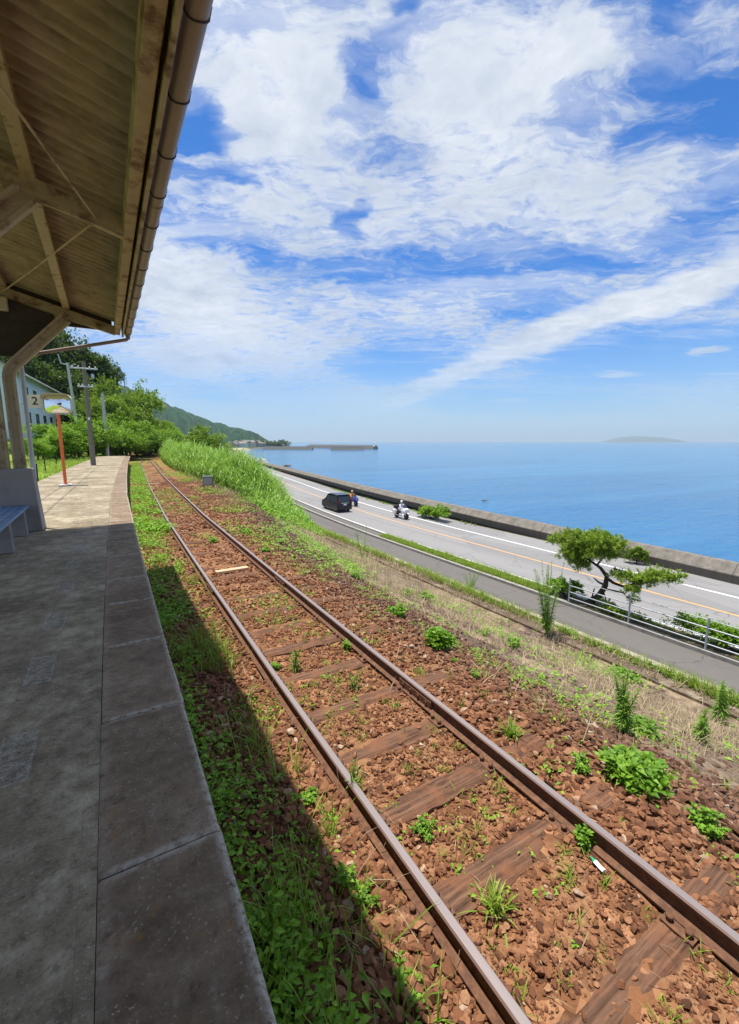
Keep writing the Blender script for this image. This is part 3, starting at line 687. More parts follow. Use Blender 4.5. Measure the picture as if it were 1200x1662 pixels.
# ------------------------------------------------------------------ loose ballast stones (one uncountable mass)
def rock_variant(seed):
    r = random.Random(seed); bm = bmesh.new()
    sx, sy, sz = 1, r.uniform(.6, .95), r.uniform(.42, .72)
    for _ in range(13):
        v = Vector((r.gauss(0, 1), r.gauss(0, 1), r.gauss(0, 1))).normalized() * r.uniform(.85, 1.1); bm.verts.new((v.x * sx, v.y * sy, v.z * sz))
    bmesh.ops.convex_hull(bm, input=bm.verts[:]); bmesh.ops.triangulate(bm, faces=bm.faces[:])
    for v in [v for v in bm.verts if not v.link_faces]: bm.verts.remove(v)
    bm.verts.index_update(); V = np.array([v.co[:] for v in bm.verts]); F = np.array([[v.index for v in f.verts] for f in bm.faces]); bm.free(); return V, F
ROCKS = [rock_variant(k) for k in range(14)]
def scatter_rocks(x, y, z, size, rnd, purple):
    n = len(x); VV, FF, A, B = [], [], [], []; off = 0; kind = rng.integers(0, len(ROCKS), n)
    for k, (V, F) in enumerate(ROCKS):
        ix = np.nonzero(kind == k)[0]; m = len(ix)
        if not m: continue
        a = rng.uniform(0, 2 * np.pi, m); tx = rng.normal(0, .35, m); ty = rng.normal(0, .35, m)
        ca, sa = np.cos(a), np.sin(a); Rz = np.zeros((m, 3, 3)); Rz[:, 0, 0] = ca; Rz[:, 0, 1] = -sa; Rz[:, 1, 0] = sa; Rz[:, 1, 1] = ca; Rz[:, 2, 2] = 1
        Rx = np.zeros((m, 3, 3)); Rx[:, 0, 0] = 1; Rx[:, 1, 1] = np.cos(tx); Rx[:, 1, 2] = -np.sin(tx); Rx[:, 2, 1] = np.sin(tx); Rx[:, 2, 2] = np.cos(tx)
        P = np.einsum('mij,vj->mvi', Rz @ Rx, V) * size[ix][:, None, None]; P += np.stack([x[ix], y[ix], z[ix]], -1)[:, None]
        VV.append(P.reshape(-1, 3)); FF.append((F[None] + (np.arange(m) * len(V))[:, None, None] + off).reshape(-1, 3)); off += m * len(V)
        A.append(np.repeat(rnd[ix], len(V))); B.append(np.repeat(purple[ix], len(V)))
    return fast_mesh('ballast_stones', np.concatenate(VV), np.concatenate(FF), attrs={'rnd': np.concatenate(A), 'purple': np.concatenate(B)})
def stones():
    X, Y, S = [], [], []
    def zone(n, s0, s1, t0, t1, r0, r1, dens=None, pw=1):
        s = rng.uniform(s0, s1, n); t = t0 + (t1 - t0) * rng.uniform(0, 1, n) ** pw; sz = r0 + (r1 - r0) * rng.uniform(0, 1, n) ** 1.8
        if dens is not None: k = rng.uniform(0, 1, n) < dens(s, t); s, t, sz = s[k], t[k], sz[k]
        X.append(s + c_track(t)); Y.append(t); S.append(sz)
    mid = lambda s, t: .45 + .55 * smooth(vnoise(s * 2.1, t * 1.6, 21), .35, .65)
    zone(5200, .30, 1.20, .2, 7, .012, .042)
    zone(2200, .45, 1.20, .3, 4, .026, .052)
    zone(10500, 1.28, 2.34, .2, 7, .007, .031, mid)
    zone(16000, 1.28, 2.34, .2, 6, .0035, .012, None, 1.2); zone(9000, .45, 1.2, .3, 5, .004, .013, None, 1.2); zone(9000, 2.4, 4.2, -.3, 5, .004, .014, None, 1.2)
    zone(10500, 2.40, 4.3, -.4, 7, .010, .043)
    zone(2200, 2.40, 3.8, -.4, 3.2, .024, .050)
    zone(3500, 3.6, 6.2, -1, 8, .012, .04, lambda s, t: 1 - .75 * smooth(s, 3.9, 5.4))
    zone(3500, .4, 1.20, 7, 26, .018, .05); zone(7000, 1.28, 2.34, 7, 30, .016, .046, mid, 1.3); zone(10000, 2.4, 4.8, 7, 32, .018, .05, None, 1.3)
    x, y, s = map(np.concatenate, (X, Y, S)); z = gz(x, y) + s * rng.uniform(.12, .62, len(x))
    # keep sleepers between the rails mostly clear
    ss = x - c_track(y); st = np.array(sl_t); dmin = np.abs(y[:, None] - st[None]).min(1); on = (dmin < .10) & (ss > 1.3) & (ss < 2.3)
    keep = ~(on & (rng.uniform(0, 1, len(x)) < np.where(y < 9, .93, .55)) & (s > 0))
    keep &= np.minimum(np.abs(ss - RS[0]), np.abs(ss - RS[1])) > .055 + s * .3
    x, y, z, s, ss = x[keep], y[keep], z[keep], s[keep], ss[keep]
    pur = smooth(ss, 2.6, 3.9) * rng.uniform(.4, 1, len(x))
    rnd = np.clip(rng.normal(.5, .24, len(x)), 0, 1)
    o = put('ballast_stones', scatter_rocks(x, y, z, s, rnd, pur), M['stone']); tag(o, 'rust brown ballast stones strewn between and beside the rails', 'ballast', kind='stuff')
stones()

# ------------------------------------------------------------------ shelter roof over the platform
shel = thing('platform_shelter', 'open platform shelter with corrugated roof on bent steel columns and concrete plinths', 'shelter', (-1.3, 5, 0))
OFF = (-1.3, 5, 0)
RIDGE = -1.75; SL = .27
def zr(x): return 3.60 + SL * (.44 - x) if x > RIDGE else 3.60 + SL * (.44 - RIDGE) - SL * (RIDGE - x)   # underside of the sheets
T0, T1 = -7.0, 9.66
def corrugated(xa, xb, name):
    per = .140; n = int((T1 - T0) / per * 10); tt = np.linspace(T0, T1, n); xx = np.array([xa, (xa + xb) / 2, xb])
    h = .027 * np.cos(2 * np.pi * tt / per); vs, F = [], []
    for lay in (0, .012):
        for j, t in enumerate(tt):
            for x in xx: vs.append((x, t, zr(x) + .029 + h[j] + lay + (0)))
    nx = 3; N = n * nx
    i = (np.arange(n - 1)[:, None] * nx + np.arange(nx - 1)[None]).ravel(); F = np.concatenate([np.stack([i, i + 1, i + nx + 1, i + nx], 1), np.stack([i, i + nx, i + nx + 1, i + 1], 1) + N])
    o = put(name, fast_mesh(name, np.array(vs) - np.array(OFF), F, smooth=True), M['corrug'], shel); return o
corrugated(RIDGE, .47, 'roof_sheet'); corrugated(RIDGE - 2.3, RIDGE + .001, 'roof_sheet')
# ridge cap
m = MB(); m.prism([(RIDGE - .22, zr(RIDGE - .22) + .05), (RIDGE, zr(RIDGE) + .06), (RIDGE + .22, zr(RIDGE + .22) + .05), (RIDGE, zr(RIDGE) + .09)], 'y', T0, T1); m.build('ridge_cap', M['corrug'], shel, OFF)
# purlins along the roof
for x, w in ((-.38, .10), (-1.20, .10), (-2.4, .10), (-3.2, .10)):
    m = MB(); m.box((x, (T0 + T1) / 2, zr(x) - .053), (w, T1 - T0 - .1, .10)); m.build('purlin', M['cream'], shel, OFF, bevel=.004)
# eave beam, fascia
m = MB(); m.box((.355, (T0 + T1) / 2, 3.505), (.09, T1 - T0 - .06, .16)); m.build('eave_beam', M['cream_dirty'], shel, OFF, bevel=.005)
m = MB(); m.box((.440, (T0 + T1) / 2, 3.500), (.028, T1 - T0 - .02, .20)); m.build('fascia', M['cream_dirty'], shel, OFF, bevel=.004)
# gutter: half-round trough with end stop, hung on bent wire
m = MB(); n = 10; gx, gzz, gr = .525, 3.47, .056
pr = [(gx + gr * math.cos(math.pi + math.pi * k / n), gzz + gr * math.sin(math.pi + math.pi * k / n)) for k in range(n + 1)] + [(gx + (gr - .006) * math.cos(2 * math.pi - math.pi * k / n), gzz + (gr - .006) * math.sin(2 * math.pi - math.pi * k / n)) for k in range(n + 1)]
N = len(pr); vs = [(a, T0, b) for a, b in pr] + [(a, T1 + .02, b) for a, b in pr]
m.add(vs, [(i, (i + 1) % N, (i + 1) % N + N, i + N) for i in range(N)], smooth=True)
for yy in (T1 + .02,): m.add([(gx + gr * math.cos(math.pi + math.pi * k / n), yy, gzz + gr * math.sin(math.pi + math.pi * k / n)) for k in range(n + 1)], [tuple(range(n + 1))])
gut = m.build('gutter', M['gutter'], shel, OFF)
for t in np.arange(-2.2, 9.6, .58):
    m = MB(); path = [(gx - gr - .06, t, gzz + .06)] + [(gx + (gr + .004) * math.cos(math.pi + math.pi * k / 8), t + .01 * math.sin(k), gzz + (gr + .004) * math.sin(math.pi + math.pi * k / 8)) for k in range(9)] + [(gx + gr + .012, t, gzz + .035)]
    m.tube(path, .0042, 5); o = m.build('hanger', M['wire'], gut, OFF)
for t in (1.3, 4.4, 7.6):
    m = MB(); m.tube([(gx, t - .05, gzz), (gx, t + .05, gzz)], gr + .004, 16, cap=False); o = m.build('socket', M['gutter'], gut, OFF)
# rafters and columns at each frame
def frame(t, build_plinth=True):
    for x0, x1 in ((.31, RIDGE), (-3.75, RIDGE)):
        m = MB(); za, zb = zr(x0) - .106, zr(x1) - .106
        m.prism([(x0, za - .135), (x1, zb - .135), (x1, zb), (x0, za)], 'y', t - .030, t - .014)            # web
        m.prism([(x0, za - .150), (x1, zb - .150), (x1, zb - .135), (x0, za - .135)], 'y', t - .030, t + .048)   # bottom flange
        m.build('rafter', M['cream_dirty'], shel, OFF)
    for sg, xc in ((1, -1.265), (-1, -1.47)):
        # old rail bent into column and bracket
        top = xc + sg * .86; ztop = zr(top) - .262
        P = [(xc, t, 1.02), (xc, t, 2.52)] + [(xc + sg * .34 * (1 - math.cos(a)), t, 2.52 + .34 * math.sin(a)) for a in (R(12), R(24), R(36), R(46))]
        P += [(top, t, ztop)]
        m = MB(); rp = [(-.055, -.05), (.055, -.05), (.055, -.038), (.008, -.026), (.008, .03), (.030, .038), (.030, .062), (-.030, .062), (-.030, .038), (-.008, .03), (-.008, -.026), (-.055, -.038)]
        # profile: a lies along the platform, b points outwards
        vs = []; k = len(rp)
        for i, p in enumerate(P):
            d = (Vector(P[min(i + 1, len(P) - 1)]) - Vector(P[max(i - 1, 0)])).normalized(); sd = Vector((0, 1, 0)); ou = Vector((d.z * sg, 0, -d.x * sg))
            for a, b in rp: vs.append(Vector(p) + sd * a * 1.5 + ou * b * 1.5)
        m.add(vs, [(i * k + j, i * k + (j + 1) % k, (i + 1) * k + (j + 1) % k, (i + 1) * k + j) for i in range(len(P) - 1) for j in range(k)] + [tuple(range(k)), tuple(range((len(P) - 1) * k, len(P) * k))])
        m.build('column', M['rusty_paint'], shel, OFF)
        # gusset under the rafter
        g = MB(); g.prism([(top - sg * .16, zr(top - sg * .16) - .257), (top + sg * .34, zr(top + sg * .34) - .257), (top + sg * .02, ztop - .03), (top - sg * .12, ztop - .10)], 'y', t - .014, t + .014); g.build('gusset', M['cream_dirty'], shel, OFF)
    m = MB()
    a = [(-1.62, -.17), (-1.085, -.17), (-1.085, .17), (-1.62, .17)]; b = [(-1.70, -.24), (-1.02, -.24), (-1.02, .22), (-1.70, .22)]
    m.add([(x, t + y, 0.001) for x, y in b] + [(x, t + y, 1.055) for x, y in a], [(3, 2, 1, 0), (4, 5, 6, 7), (0, 1, 5, 4), (1, 2, 6, 5), (2, 3, 7, 6), (3, 0, 4, 7)])
    m.build('plinth', M['plinth'], shel, OFF, bevel=.012)
for t in (9.42, 5.02, .62, -3.8): frame(t)
# tension rods across the roof bays
for a, b in (((.10, 5.02), (-1.5, .62)), ((.10, 5.02), (-1.2, 9.35)), ((-1.5, 5.02), (.10, .62))):
    m = MB(); m.tube([(a[0], a[1], zr(a[0]) - .20), ((a[0] + b[0]) / 2, (a[1] + b[1]) / 2, (zr(a[0]) + zr(b[0])) / 2 - .215), (b[0], b[1], zr(b[0]) - .20)], .010, 6); m.build('tension_rod', M['rusty_paint'], shel, OFF)
# dark boarded gable at the far end
m = MB(); y0, y1 = 9.50, 9.53
top = [(x, zr(x) - .005) for x in (.28, RIDGE, -3.72)]
m.prism([(.28, 3.46), (.28, zr(.28) - .005), (RIDGE, zr(RIDGE) - .005), (-3.72, zr(-3.72) - .005), (-3.72, 3.46)], 'y', y0, y1)
m.build('gable_board', M['brown_board'], shel, OFF)
m = MB()
m.prism([(-.46, 3.50), (-1.06, 2.885), (-3.72, 2.885), (-3.72, 3.50)], 'y', y0 + .03, y1 + .03)
for z in (3.44, 3.19, 2.90): m.box((-2.35, y0 + .018, z), (2.55 if z < 3.3 else 3.2, .026, .03))
m.build('gable_board', M['brown_board'], shel, OFF)
m = MB(); m.box((-1.30, 9.34, 3.66), (.30, .10, .21)); m.build('gable_box', simple('old_plastic', (.52, .44, .30), .6), shel, OFF, bevel=.015)  # small cream box mounted under the gable
# downpipe
m = MB(); m.tube([(gx, 9.60, gzz - .02), (gx, 9.60, gzz - .085), (gx - .03, 9.60, gzz - .115), (-.95, 9.60, 2.96), (-1.075, 9.60, 2.90), (-1.10, 9.60, 2.80)], .030, 10)
m.tube([(gx, 9.60, gzz - .10), (gx, 9.60, gzz - .03)], .036, 10); m.build('downpipe', M['gutter'], shel, OFF)
m = MB(); m.tube([(-1.10, 9.60, 2.84), (-1.11, 9.60, .98)], .034, 10); m.tube([(-1.11, 9.60, 1.30), (-1.115, 9.61, .02)], .041, 10); m.build('downpipe', M['alu'], shel, OFF)

# ------------------------------------------------------------------ bench
bn = thing('bench', 'blue painted slatted bench with grey concrete supports beside the shelter plinth', 'bench', (-1.4, 8.1, 0))
for i, x in enumerate((-1.215, -1.315, -1.415, -1.515, -1.615)):
    m = MB(); m.box((x, 7.95, .435), (.088, 2.62, .036)); m.build('slat', M['bench_blue'], bn, (-1.4, 8.1, 0), bevel=.005)
for y in (7.56, 8.85):
    m = MB(); m.prism([(-1.62, .0), (-1.185, .0), (-1.20, .414), (-1.64, .414)], 'y', y - .05, y + .05); m.build('support', M['plinth'], bn, (-1.4, 8.1, 0), bevel=.008)

# ------------------------------------------------------------------ platform mirror with the stop number
mx, my = -1.30, 18.77
mi = thing('platform_mirror', 'convex platform mirror on an orange pole with a number 2 plate', 'mirror', (mx, my, 0))
m = MB(); m.box((mx, my, .012), (.36, .36, .022)); m.build('base_plate', M['white_paint'], mi, (mx, my, 0), bevel=.004)
m = MB(); m.tube([(mx, my, .02), (mx, my, 2.62)], .052, 12); m.build('pole', M['orange'], mi, (mx, my, 0))
# rounded rectangular mirror turned to the train driver
def rrect(w, h, r, n=6):
    P = []
    for cx, cy, a0 in ((w / 2 - r, h / 2 - r, 0), (-w / 2 + r, h / 2 - r, 90), (-w / 2 + r, -h / 2 + r, 180), (w / 2 - r, -h / 2 + r, 270)):
        for k in range(n + 1): a = R(a0 + 90 * k / n); P.append((cx + r * math.cos(a), cy + r * math.sin(a)))
    return P
mc = Vector((mx + .02, my - .06, 2.76)); ang = R(-8)
ca, sa = math.cos(ang), math.sin(ang)
def mp(x, y, z): return (mc.x + x * ca - y * sa, mc.y + x * sa + y * ca, mc.z + z)
rings = []; m = MB(); vs = []; q = rrect(.78, .60, .16); n = len(q)
for k, f in enumerate((0.0001, .2, .4, .6, .8, .94, 1.)):
    for a, b in q: vs.append(mp(a * f, -.14 * (1 - f * f) - .02, b * f))
m.add(vs, [(i * n + j, i * n + (j + 1) % n, (i + 1) * n + (j + 1) % n, (i + 1) * n + j) for i in range(6) for j in range(n)], smooth=True)
m.build('mirror_face', M['steel_mirror'], mi, (mx, my, 0))
m = MB(); q2 = rrect(.84, .66, .18); k = len(q2)
vs = [mp(a, -.035, b) for a, b in q] + [mp(a, -.05, b) for a, b in q2] + [mp(a, .03, b) for a, b in q2] + [mp(a * .7, .08, b * .7) for a, b in q2]
m.add(vs, [(i * k + j, i * k + (j + 1) % k, (i + 1) * k + (j + 1) % k, (i + 1) * k + j) for i in range(3) for j in range(k)] + [tuple(range(3 * k, 4 * k))], smooth=False); m.build('frame', M['sign_cream'], mi, (mx, my, 0))
m = MB(); hp = [p for p in rrect(.88, .70, .19)]; hp = [p for p in hp if p[1] > .05 or p[0] < -.40]
hp.sort(key=lambda p: math.atan2(p[1] + .02, p[0])); hp = [p for p in hp if -0.1 < math.atan2(p[1] + .02, p[0]) <= math.pi]
k = len(hp); vs = [mp(a, y, b) for y in (.02, -.26) for a, b in hp] + [mp(a * .985, y, b * .98) for y in (.02, -.26) for a, b in hp]
m.add(vs, [(j, j + 1, k + j + 1, k + j) for j in range(k - 1)] + [(2 * k + j, 2 * k + k + j, 2 * k + k + j + 1, 2 * k + j + 1) for j in range(k - 1)] + [(k + j, k + j + 1, 3 * k + j + 1, 3 * k + j) for j in range(k - 1)]); m.build('hood', M['sign_cream'], mi, (mx, my, 0))
m = MB(); m.box((mx, my + .02, 2.60), (.10, .16, .30)); m.build('bracket', M['galv'], mi, (mx, my, 0), bevel=.01)
# plate with the figure 2 on an arm beside the mirror
px_, pz_ = mx - .62, 2.84
m = MB(); m.box((mx - .3, my + .06, 2.78), (.62, .03, .04)); arm = m.build('arm', M['galv'], mi, (mx, my, 0))
m = MB(); hexp = [(-.26, .0), (-.14, .22), (.14, .22), (.24, .0), (.14, -.22), (-.14, -.22)]
m.prism([(px_ + a, pz_ + b) for a, b in hexp], 'y', my + .0, my + .02); plate = m.build('number_plate', M['sign_cream'], mi, (mx, my, 0))
def text(body, size, mat, parent, loc, rot, off=(0, 0, 0), name='lettering', ext=.002):
    cu = bpy.data.curves.new('t', 'FONT'); cu.body = body; cu.size = size; cu.align_x = 'CENTER'; cu.align_y = 'CENTER'; cu.extrude = ext; cu.offset = .012 * size
    to = bpy.data.objects.new('t', cu); COL.objects.link(to); dg = bpy.context.evaluated_depsgraph_get(); me = bpy.data.meshes.new_from_object(to.evaluated_get(dg)); bpy.data.objects.remove(to)
    me.name = name; me.materials.clear(); me.materials.append(mat); o = bpy.data.objects.new(name, me); COL.objects.link(o); o.parent = parent
    o.location = Vector(loc) - Vector(off); o.rotation_euler = rot; return o
text('2', .36, M['black'], plate, (px_ + .02, my - .004, pz_ + .0), (math.pi / 2, 0, 0), (mx, my, 0), 'numeral')

# ------------------------------------------------------------------ poles and wires
x, y = -.74, 33.82
up_ = thing('utility_pole', 'brown grey utility pole with two crossarms standing on the platform', 'utility pole', (x, y, 0))
m = MB(); m.tube([(x, y, -.02), (x, y, 3), (x, y, 6.45)], [.155, .135, .105], 12); m.build('shaft', M['pole_wood'], up_, (x, y, 0))
for z, w in ((6.02, 1.45), (4.92, .86)):
    m = MB(); m.box((x, y - .12, z), (w, .07, .075)); a = m.build('crossarm', M['galv'], up_, (x, y, 0), bevel=.005)
    for k in (-.42, -.2, .2, .42):
        i = MB(); i.lathe((x + k * w, y - .12, z + .038), [(.02, 0), (.045, .03), (.03, .06), (.045, .09), (.02, .13)], 8); i.build('insulator', M['white_plastic'], a, (x, y, 0))
m = MB(); m.lathe((x + .42, y - .12, 5.45), [(.07, 0), (.09, .04), (.09, .22), (.05, .28)], 10); m.build('transformer', M['galv'], up_, (x, y, 0))
m = MB(); m.box((x, y - .155, 2.95), (.12, .02, .18)); m.build('pole_plate', M['white_paint'], up_, (x, y, 0))
x2, y2 = .18, 60.5
p2 = thing('utility_pole', 'plain pale concrete pole at the far end of the platform', 'utility pole', (x2, y2, -.3))
m = MB(); m.tube([(x2, y2, -.4), (x2 + .04, y2, 6.95)], [.19, .15], 12); m.build('shaft', M['pole_conc'], p2, (x2, y2, -.3))
m = MB(); m.box((x2 + .32, y2 - .1, 4.7), (.5, .06, .06)); m.build('step_bracket', M['galv'], p2, (x2, y2, -.3))
x3, z3 = unY(108, 583, 62); xb3, _ = unY(118, 640, 62)
p3 = thing('utility_pole', 'slender pale pole with a bent bracket in front of the dark hillside trees', 'utility pole', (xb3, 62, .5))
m = MB(); m.tube([(xb3 + .2, 62, .4), (x3 + .05, 62, z3 - .4)], [.17, .13], 10); m.build('shaft', M['pole_conc'], p3, (xb3, 62, .5))
m = MB(); m.tube([(x3 + .05, 62, z3 - .6), (x3 - .55, 62, z3 - .5), (x3 - .75, 62, z3 + .5)], .06, 8); m.build('bracket', M['galv'], p3, (xb3, 62, .5))
xa, za = unY(205, 612, 105); xb, zb = unY(204, 640, 105)
an = thing('radio_mast', 'thin radio mast rising above the hillside trees', 'mast', (xb, 105, zb - 4))
m = MB(); m.tube([(xb, 105, zb - 4), (xb, 105, za)], .09, 6); m.build('shaft', M['galv'], an, (xb, 105, zb - 4))
m = MB(); m.box((xb + .35, 105, za - .8), (.08, .08, 1.6)); m.box((xb + .2, 105, za - 1.2), (.4, .06, .06)); m.build('aerial', M['galv'], an, (xb, 105, zb - 4))
def wire(p, q, sag, label, r=.012):
    m = MB(); P = [(p[0] + (q[0] - p[0]) * k / 20, p[1] + (q[1] - p[1]) * k / 20, p[2] + (q[2] - p[2]) * k / 20 - sag * 4 * (k / 20) * (1 - k / 20)) for k in range(21)]
    m.tube(P, r, 5); o = m.build('power_line', M['wire']); tag(o, label, 'wire')
wire((x - .5, y - .12, 6.15), (-3.2, -10, 7.6), .5, 'black overhead wire running from the crossarm, the left of two')
wire((x - .2, y - .12, 6.15), (-2.6, -10, 7.6), .5, 'black overhead wire running from the crossarm, the right of two')
# stakes of a low field fence
for i, (a, b) in enumerate(((62, 785), (74, 766), (92, 756), (104, 750), (117, 745), (128, 742))):
    sx, sy = un(a, b, -.2); m = MB(); m.tube([(sx, sy, -.4), (sx + .02, sy, .62)], .028, 6)
    tag(m.build('stake', M['black']), 'thin dark stake in the row along the grassy back edge of the platform', 'stake', 'stakes behind the platform')

# ------------------------------------------------------------------ trackside cabinet, planks, litter
cx_, cy_ = 4.50 + .0, 24.2; czz = float(gz(cx_, cy_))
cb = thing('trackside_cabinet', 'small grey metal cabinet on two legs beside the track and tall grass', 'cabinet', (cx_, cy_, czz), R(-14))
m = MB(); m.box((0, 0, .46), (.50, .22, .46)); m.build('body', M['cabinet'], cb, bevel=.012)
m = MB(); m.box((0, -.116, .46), (.40, .012, .36)); m.build('door', simple('cabinet_door', (.33, .33, .33), .6, 0, .2, 5), cb, bevel=.004)
m = MB(); m.box((0, 0, .705), (.54, .27, .03)); m.build('lid', M['cabinet'], cb, bevel=.006)
for sx in (-.22, .22):
    m = MB(); m.box((sx, 0, .09), (.06, .18, .30)); m.build('leg', M['cabinet'], cb)
for (pxx, pyy, L, rz, lab) in ((377, 924, .62, .10, 'pale new timber offcut lying across the middle of the track'), (250, 785, .60, .05, 'far pale timber offcut lying between the curving rails')):
    a, b = un(pxx, pyy, -.90); m = MB(); m.box((0, 0, .03), (L, .13 if pyy > 900 else .2, .05)); o = m.build('plank', M['plank'], bevel=.006); o.location = (a, b, float(gz(a, b)) + .02); o.rotation_euler = (0, .02, rz); tag(o, lab, 'plank')
a, b = un(968, 1413, -.93)
lt = thing('litter_wrapper', 'crumpled green and white plastic wrapper between the rails', 'litter', (a, b, float(gz(a, b)) + .03), R(80))
lt.scale = (.66, .66, .66)
def pouch(x0, x1, mat, name):
    m = MB(); nx, ny = 8, 5; r = random.Random(4); vs = []
    for sg in (1, -1):
        for j in range(ny):
            for i in range(nx):
                u = i / (nx - 1); v = j / (ny - 1) - .5; w = .045 * (1 - .55 * smooth((x0 + (x1 - x0) * u), .02, .055)) 
                vs.append((x0 + (x1 - x0) * u, v * w, sg * .012 * (1 - (2 * v) ** 2) + r.uniform(-.003, .003)))
    F = [(j * nx + i, j * nx + i + 1, (j + 1) * nx + i + 1, (j + 1) * nx + i) for j in range(ny - 1) for i in range(nx - 1)]
    m.add(vs, F + [tuple(q + nx * ny for q in f[::-1]) for f in F]); m.build(name, mat, lt)
pouch(-.075, .02, M['white_plastic'], 'pouch'); pouch(.02, .065, M['green_plastic'], 'pouch_top')

# ------------------------------------------------------------------ roadside railing
fence = thing('roadside_railing', 'pale galvanised pipe railing between the side path and the planted strip', 'railing', (16.69, 5, -5.36))
FO = (16.69, 5, -5.36); fts = [11.25 - 2.55 * k for k in range(0, 9)]
for t in fts:
    m = MB(); m.tube([(16.69, t, -5.37), (16.69, t, -4.26)], .034, 10); m.lathe((16.69, t, -4.26), [(.036, 0), (.036, .02), (.01, .04)], 10); m.build('post', M['galv'], fence, FO)
for z, r in ((-4.31, .013), (-4.60, .024), (-4.88, .024), (-5.14, .024)):
    m = MB(); m.tube([(16.69, fts[0], z), (16.69, fts[-1], z)], r, 8); m.build('rail', M['galv'], fence, FO)

# ------------------------------------------------------------------ foliage helpers
def unit(a): return a / (np.linalg.norm(a, axis=-1, keepdims=True) + 1e-9)
def leaves(P, D, L, Wd, droop=0.0, rnd=None, name='foliage'):
    """one folded lanceolate leaf per row: base point P, direction D (unit), length L, width Wd"""
    n = len(P); L = np.broadcast_to(L, n)[:, None]; Wd = np.broadcast_to(Wd, n)[:, None]
    side = np.cross(D, np.array([0, 0, 1.]) + rng.normal(0, .35, (n, 3))); side = unit(side); nr = np.cross(side, D)
    dz = np.zeros((n, 3)); dz[:, 2] = -1
    p0 = P; mid = P + D * L * .5 + dz * (droop * L * .12); tip = P + D * L + dz * (droop * L * .5)
    a = mid + side * Wd * .5 + nr * Wd * .16; b = mid - side * Wd * .5 + nr * Wd * .16
    V = np.stack([p0, a, tip, b, mid], 1).reshape(-1, 3); i = np.arange(n)[:, None] * 5
    F = np.concatenate([i + np.array([[0, 1, 4]]), i + np.array([[1, 2, 4]]), i + np.array([[2, 3, 4]]), i + np.array([[3, 0, 4]])])
    r = rng.uniform(0, 1, n) if rnd is None else rnd
    return V, F, np.repeat(r, 5)
def blades(P, A, L, Wd, lean, curl, rnd=None, seg=3):
    """bent grass blades: base P, heading A (radians), length, width, lean from vertical, extra curl"""
    n = len(P); h = np.stack([np.cos(A), np.sin(A), np.zeros(n)], -1); s = np.stack([-np.sin(A), np.cos(A), np.zeros(n)], -1)
    L = np.broadcast_to(L, n); Wd = np.broadcast_to(Wd, n); lean = np.broadcast_to(lean, n); curl = np.broadcast_to(curl, n)
    pos = P.copy(); rows = []
    for k in range(seg + 1):
        w = (Wd * (1 - .15 * k) if k < seg else Wd * 0.06)[:, None]
        rows += [pos - s * w * .5, pos + s * w * .5]
        th = lean + curl * (k + .5) / seg; pos = pos + (h * np.sin(th)[:, None] + np.array([0, 0, 1.]) * np.cos(th)[:, None]) * (L / seg)[:, None]
    V = np.stack(rows, 1).reshape(-1, 3); m = 2 * (seg + 1); i = np.arange(n)[:, None] * m
    F = np.concatenate([i + np.array([[2 * k, 2 * k + 1, 2 * k + 3, 2 * k + 2]]) for k in range(seg)])
    r = rng.uniform(0, 1, n) if rnd is None else rnd
    return V, F, np.repeat(r, m)
def joinm(name, parts, mat, parent=None):
    """parts: list of (V, F, rnd)"""
    VV, tri, quad, rr = [], [], [], []; o = 0
    for V, F, r in parts:
        VV.append(V); rr.append(r); (tri if F.shape[1] == 3 else quad).append(F + o); o += len(V)
    Fs = [np.concatenate(k) for k in (tri, quad) if k]
    return put(name, fast_mesh(name, np.concatenate(VV), Fs, attrs={'rnd': np.concatenate(rr)}), mat, parent)
def rdir(n, zlo=-.2, zhi=1):
    a = rng.uniform(0, 2 * np.pi, n); z = rng.uniform(zlo, zhi, n); r = np.sqrt(np.maximum(0, 1 - z * z)); return np.stack([r * np.cos(a), r * np.sin(a), z], -1)
def at_z(pts):  # drop points to the ground
    pts[:, 2] += gz(pts[:, 0], pts[:, 1]); return pts

